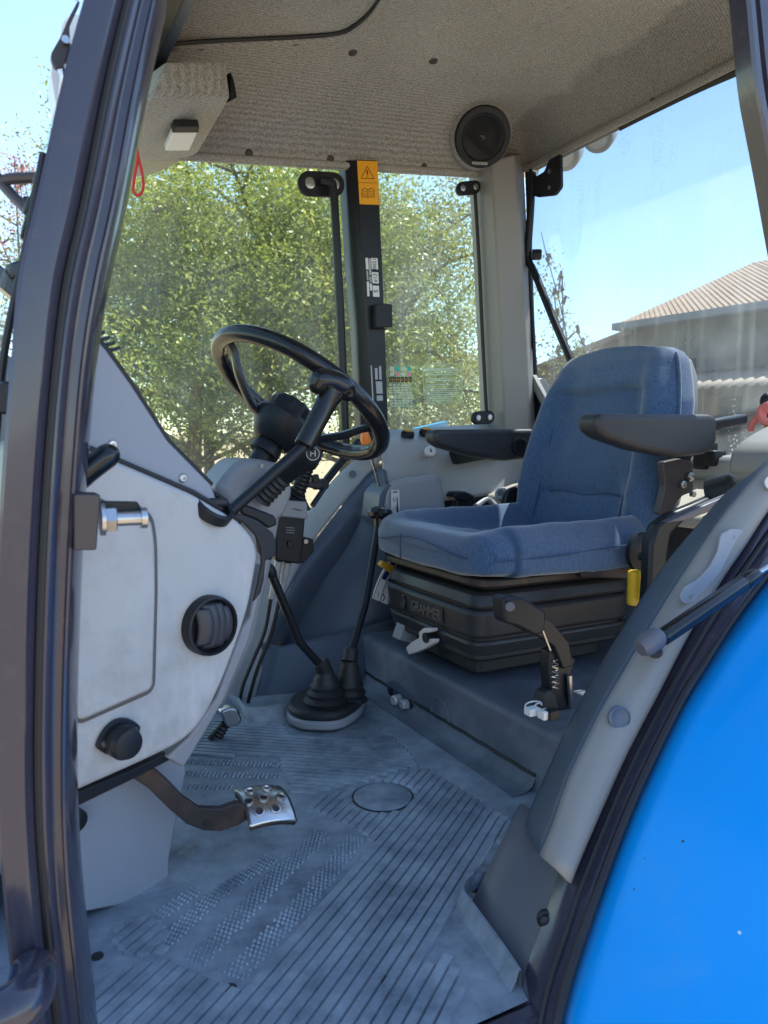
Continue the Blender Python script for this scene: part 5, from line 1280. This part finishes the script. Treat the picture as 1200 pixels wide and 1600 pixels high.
# position control quadrant left of the seat
PQ = thing('hitch_quadrant', ony(598, 925, 1.76), 'blue and white scale plate with amber lever at the seat front', 'lever')
qa = []
ctr = [(622, 872), (612, 885), (602, 901), (594, 920), (589, 938)]
wd_ = 11
def qline(o): return [ony(a + o, b + o * .42, 1.76) for a, b in ctr]
pn_ = [qline(-6), qline(-3), qline(9), qline(13)]
obj('scale_plate', prism(crom(qline(-7), 3) + crom(qline(17), 3)[::-1], (0, .003, 0)), M['white'], PQ)
def seg(o0, o1, i0, i1, mt, nm):
    l_, r_ = crom(qline(o0), 4), crom(qline(o1), 4)
    obj(nm, prism([p + V((0, -.0008, 0)) for p in l_[i0:i1 + 1]] + [p + V((0, -.0008, 0)) for p in r_[i0:i1 + 1]][::-1], (0, .0006, 0)), M[mt], PQ)
seg(-4, 3, 0, 9, 'navy', 'scale_field'); seg(6, 14, 0, 9, 'navy', 'scale_field')
for o_ in (-5.5, 4.4, 5.6, 15.5): obj('scale_line', tube([p + V((0, -.001, 0)) for p in crom(qline(o_), 3)], .0006, 4), M['ink'], PQ)
obj('scale_mark', join(tube(ly([(590, 925), (592, 929), (590, 933)], 1.7585), .001, 4), tube(ly([(599, 928), (601, 934), (598, 940)], 1.7585), .0016, 4)), M['ink'], PQ)
obj('amber_knob', prism(rnd(ly([(594, 884), (599, 876), (620, 886), (620, 897), (616, 898)], 1.74), .006), (0, .022, 0)), M['ochre'], PQ, bevel=.005)

# handbrake with button
HBk = thing('handbrake', ony(875, 1100, 1.105), 'black handbrake lever with push button standing beside the seat base', 'handbrake')
gq = rnd(ly([(785, 936), (792, 932), (818, 934), (854, 956), (852, 988), (838, 994), (812, 980), (788, 973)], 1.09), .008)
obj('grip', prism(gq, (0, .035, 0)), M['black'], HBk, bevel=.007)
obj('button', lathe([(.0095, 0), (.0095, .006), (.008, .008), (.001, .008)], ony(798, 947, 1.089) + V((-.002, 0, 0)), (-.6, -.8, 0), 16), M['foot'], HBk)
obj('arm', prism(ly([(840, 962), (862, 970), (890, 1004), (896, 1040), (880, 1046), (866, 1010), (836, 990)], 1.095), (0, .016, 0)), M['black_satin'], HBk, bevel=.003)
obj('bracket', prism(ly([(860, 1018), (880, 1010), (900, 1030), (894, 1052), (888, 1108), (862, 1112), (858, 1050)], 1.105), (0, .03, 0)), M['black_satin'], HBk, bevel=.004)
obj('spring', tube([ony(868 + 5 * math.cos(i * 1.3), 1030 + i * 1.6, 1.10 + .004 * math.sin(i * 1.3)) for i in range(30)], .0016, 5), M['steel'], HBk)
obj('link_rod', tube([ony(848, 985, 1.093), ony(860, 1016, 1.095)], .0025, 6), M['steel'], HBk)
obj('cable', tube([ony(890, 1055, 1.097), ony(891, 1085, 1.097), ony(893, 1108, 1.105)], .006, 8), M['steel'], HBk)
obj('boot', prism(rnd(ly([(846, 1105), (852, 1082), (862, 1078), (870, 1086), (874, 1108), (872, 1122), (848, 1120)], 1.095), .006), (0, .03, 0)), M['rubber'], HBk, bevel=.005)
WCn = thing('wire_connector', onz(845, 1112, .168), 'loose white plug with black connector lying on the seat platform', 'connector')
obj('white_plug', box(onz(832, 1111, .168), (.026, .02, .014)), M['white'], WCn, bevel=.002)
obj('white_plug', box(onz(851, 1116, .168), (.02, .02, .016)), M['white'], WCn, bevel=.002)
obj('black_plug', box(onz(862, 1116, .168), (.024, .02, .018)), M['black'], WCn, bevel=.002)
obj('wire', tube([onz(820, 1108, .168), onz(822, 1100, .168), onz(833, 1096, .168), onz(844, 1097, .168), onz(846, 1101, .168)], .0016, 6, 4), M['white'], WCn)
obj('wire', tube([onz(832, 1107, .168), onz(838, 1100, .168), onz(846, 1098, .168)], .0014, 6, 4), M['white'], WCn)

# belt guard arch and fender console on the near rear side
ga = [(1012, 960), (1016, 905), (1018, 850), (1028, 820), (1050, 803), (1082, 790), (1128, 770), (1150, 775), (1150, 800), (1110, 800), (1070, 815), (1050, 835), (1044, 870), (1042, 960)]
GA = part('belt_guard', prism(ly(ga, 1.09), (0, .03, 0)), M['black'], bevel=.008)
obj('guard_flap', prism(ly([(1030, 815), (1090, 788), (1138, 768), (1120, 790), (1060, 812)], 1.055), (0, -.02, 0)), M['foot'], GA, bevel=.003)
part('belt_reel', lathe([(.04, 0), (.04, .05), (.03, .055), (.001, .055)], ony(1112, 775, 1.12), (.3, -.9, .3), 26), M['black'])
fc = [(1138, 742), (1138, 722), (1142, 705), (1153, 692), (1170, 680), (1192, 668), (1240, 645), (1240, 735), (1200, 728), (1165, 734)]
part('near_console', prism(rnd(ly(fc, 1.08), .012), (.03, -.2, 0)), M['trim'], bevel=.02, bseg=4)
# little handle/wiper at the rear
WP = thing('rear_wiper', onx(1060, 672, 1.72), 'black wiper arm lying across the bottom of the rear window', 'wiper')
obj('arm', tube([onx(1035, 678, 1.715), onx(1085, 668, 1.715), onx(1150, 652, 1.715), onx(1215, 634, 1.715)], .007, 8, 3), M['black'], WP)
obj('blade', bar(onx(1042, 668, 1.712), onx(1190, 640, 1.712), .008, .014), M['rubber'], WP)
part('wiper_motor', join(box(onx(1102, 712, 1.64), (.05, .04, .07)), box(onx(1118, 716, 1.64), (.05, .03, .04)), box(onx(1090, 690, 1.66), (.03, .02, .07))), M['black'], bevel=.006)
RP_ = thing('knotted_rope', onx(1185, 655, 1.60), 'faded red rope knotted round a black fitting by the rear window', 'rope')
obj('rope_loop', join(tube([onx(1200, 640, 1.6), onx(1186, 650, 1.6), onx(1176, 662, 1.6), onx(1172, 672, 1.6)], .008, 8, 4), tube([onx(1204, 632, 1.6), onx(1190, 640, 1.6), onx(1192, 656, 1.59), onx(1205, 660, 1.6)], .010, 8, 4), tube([onx(1195, 648, 1.595), onx(1180, 655, 1.6), onx(1174, 668, 1.6), onx(1173, 674, 1.6)], .007, 8, 4)), M['pink'], RP_)
obj('black_fitting', tube([onx(1200, 625, 1.62), onx(1208, 665, 1.62)], .018, 10, round_end=True), M['black'], RP_)

# ------------------------------------------------------------------ gas strut on the door frame
GS = thing('gas_strut', ony(1022, 1020, .74), 'black gas strut with ball joint fixed to the rear door frame', 'gas strut')
s0, s1, s2 = ony(1033, 997, .735), ony(1180, 898, .72), ony(1260, 850, .70)
sd = (s1 - s0).normalized()
obj('cylinder', lathe([(.006, -.008), (.006, 0), (.0125, .002), (.0125, (s1 - s0).length * .86), (.0118, (s1 - s0).length * .865), (.0118, (s1 - s0).length * .875), (.0128, (s1 - s0).length * .88), (.0128, (s1 - s0).length), (.01, (s1 - s0).length + .004), (.001, (s1 - s0).length + .004)], s0, sd, 20), M['gloss'], GS)
obj('rod', tube([s1, s2], .005, 10), M['chrome'], GS)
bj = ony(1016, 1003, .735)
obj('end_socket', lathe([(.012, -.02), (.016, -.012), (.016, .012), (.012, .02), (.001, .02)], bj, sd, 18), M['foot'], GS)
obj('ball_neck', tube([bj, ony(1024, 1018, .77)], lambda s: .011, 12), M['brownmetal'], GS)
obj('ball_base', lathe([(.018, 0), (.018, .008), (.012, .012), (.001, .012)], ony(1026, 1028, .782), bj - ony(1026, 1028, .782), 20), M['foot'], GS)

# ------------------------------------------------------------------ things on the roof lining
p, nn = onhead(754, 214)
nn = (nn + (CAM - p).normalized() * 1.1).normalized()
p = p + (CAM - p).normalized() * .07
SPK = thing('speaker', p, 'round black loudspeaker set in the rear corner of the headliner', 'speaker')
obj('pod', lathe([(.125, -.13), (.112, -.06), (.097, -.012), (.09, -.004), (.001, -.004)], p, nn, 48), M['headliner'], SPK, angle=0)
obj('surround', lathe([(.088, -.03), (.09, .004), (.086, .010), (.07, .011), (.066, .006), (.062, .004)], p, nn, 48), M['black'], SPK)
obj('cone', lathe([(.063, .004), (.055, .001), (.024, -.016), (.021, -.014), (.021, -.006), (.014, .0), (.001, .002)], p, nn, 40), M['rubber'], SPK)
obj('dust_cap', lathe([(.017, -.008), (.015, .0), (.008, .005), (.001, .006)], p, nn, 24), M['gloss'], SPK)
up_s = (UP - nn * UP.dot(nn)).normalized(); rs_ = up_s.cross(nn).normalized()
text('badge_lettering', 'AUDIOSON', p + nn * .0118 - up_s * .0745, rs_, up_s, .0115, M['white'], SPK, .0004, sx=.85)
for k in range(4):
    an = math.pi / 4 + k * math.pi / 2
    obj('speaker_screw', lathe([(.003, 0), (.003, .001), (.0005, .001)], p + nn * .0108 + (rs_ * math.cos(an) + up_s * math.sin(an)) * .078, nn, 8), M['black_satin'], SPK)
# dome lamp on the duct
lc0 = [ony(a, b, y) for a, b, y in ((256, 226, 1.93), (268, 196, 1.84), (307, 196, 1.84), (294, 226, 1.93))]
DL = thing('dome_lamp', lc0[0], 'small milky interior lamp on the underside of the overhead duct', 'lamp')
ln = (lc0[1] - lc0[0]).cross(lc0[3] - lc0[0]).normalized(); ln = ln if ln.dot(CAM - lc0[0]) > 0 else -ln
obj('lens', prism(rnd(lc0, .004), ln * .016), M['lens'], DL, bevel=.004)
lb4 = [ony(a, b, y) for a, b, y in ((266, 196, 1.838), (271, 186, 1.815), (309, 186, 1.815), (308, 196, 1.838))]
obj('lamp_base', prism(rnd(lb4, .003), ln * .018), M['black'], DL, bevel=.003)
ob = obj('red_cord_loop', tube([ony(a, b, 1.62) for a, b in ((210, 208), (213, 225), (216, 245), (222, 270), (224, 292), (219, 304), (212, 304), (208, 294), (211, 272), (215, 248), (213, 228), (211, 210))], .0028, 8, 4), M['red'])
tag(ob, 'thin red cord loop hanging from the roof rail near the door post', 'cord')

# ------------------------------------------------------------------ outside the cab
for i, (a, b, r) in enumerate(((938, 208, .055), (885, 236, .06))):
    c = onx(a, b, 1.86)
    L_ = thing('work_lamp', c, ('round white work lamp behind the roof edge, ' + ('showing as a full dome' if i == 0 else 'half hidden by the black bracket')), 'work lamp', 'lamps on the rear of the roof')
    obj('housing', lathe([(r * .5, -.05), (r * .9, -.03), (r, 0), (r, .02), (r * .9, .03), (.001, .035)], c, (-.7, -.2, -.5), 24), M['lampwhite'], L_)
    obj('lamp_rim', lathe([(r * 1.02, .018), (r * 1.04, .022), (r * 1.0, .03), (r * .93, .031)], c, (-.7, -.2, -.5), 24), M['silver'], L_)
MR = thing('mirror_arm', ony(40, 290, .95), 'dark tubular mirror arm outside the windscreen, left of the door post', 'mirror arm')
obj('upper_tube', tube([ony(75, 277, .93), ony(20, 279, .95), ony(2, 282, .96), ony(-10, 270, .96)], .006, 10, 4), M['brownmetal'], MR)
obj('lower_tube', tube([ony(4, 288, .96), ony(22, 308, .95), ony(44, 330, .93)], .006, 10), M['brownmetal'], MR)
obj('clamp', join(box(ony(45, 322, .93), (.012, .02, .016)), bar(ony(72, 245, .93), ony(40, 375, .93), .008, .012)), M['black_satin'], MR, bevel=.002)
LA = thing('lamp_bracket', ony(15, 440, .93), 'dark flat bracket outside the windscreen below the mirror arm', 'bracket')
obj('plate', prism(ly([(-10, 405), (8, 420), (30, 448), (22, 466), (-10, 440)], .93), (0, .03, 0)), M['paint'], LA, bevel=.002)
obj('stub', bar(ony(12, 428, .935), ony(38, 418, .935), .02, .016), M['paint'], LA, bevel=.003)
RB = thing('roof_catch', ony(110, 60, .88), 'brown stamped metal catch plate at the roof front corner', 'catch')
obj('plate', prism(rnd(ly([(122, 0), (125, 3), (108, 40), (110, 66), (104, 90), (97, 108), (84, 104), (78, 86), (96, 55), (106, 30)], .86), .006), (0, .008, 0)), M['brownmetal'], RB, bevel=.002)
obj('bolt', lathe([(.004, 0), (.004, .004), (.001, .004)], ony(102, 64, .859), (0, -1, 0), 10), M['steel'], RB)
obj('link', join(tube([ony(92, 98, .865), ony(98, 120, .865), ony(94, 150, .87)], .004, 8, 3), tube([ony(100, 100, .865), ony(106, 86, .865), ony(109, 70, .865)], .003, 8, 3)), M['steel'], RB)
obj('roof_corner', prism(rnd(ly([(98, 30), (126, 18), (132, 60), (112, 120), (92, 185), (88, 170), (78, 110), (92, 70)], .90), .01), (0, .05, 0)), M['lampwhite'], RB, bevel=.004)
HK = thing('hinge_knob', ony(10, 622, .84), 'round black hinge knob on the windscreen edge left of the door post', 'knob')
obj('cap', lathe([(.016, -.012), (.0165, .004), (.014, .008), (.001, .009)], ony(11, 622, .84), (-.4, -.9, 0), 22), M['black'], HK)
obj('stem', lathe([(.009, -.02), (.009, .0), (.001, .0)], ony(11, 622, .85), (-.4, -.9, 0), 14), M['steel'], HK)
part('bonnet', loft([[V((x, y, z)) for y, z in ((1.0, .0), (.99, .42), (1.04, .50), (1.2, .55), (1.7, .55), (1.9, .5), (1.95, 0))] for x in (-.12, -.8, -1.6)]), M['blue'], bevel=.02)
part('battery_side', box((-.05, .95, -.5), (.5, .25, .9)), M['black_satin'], bevel=.02)
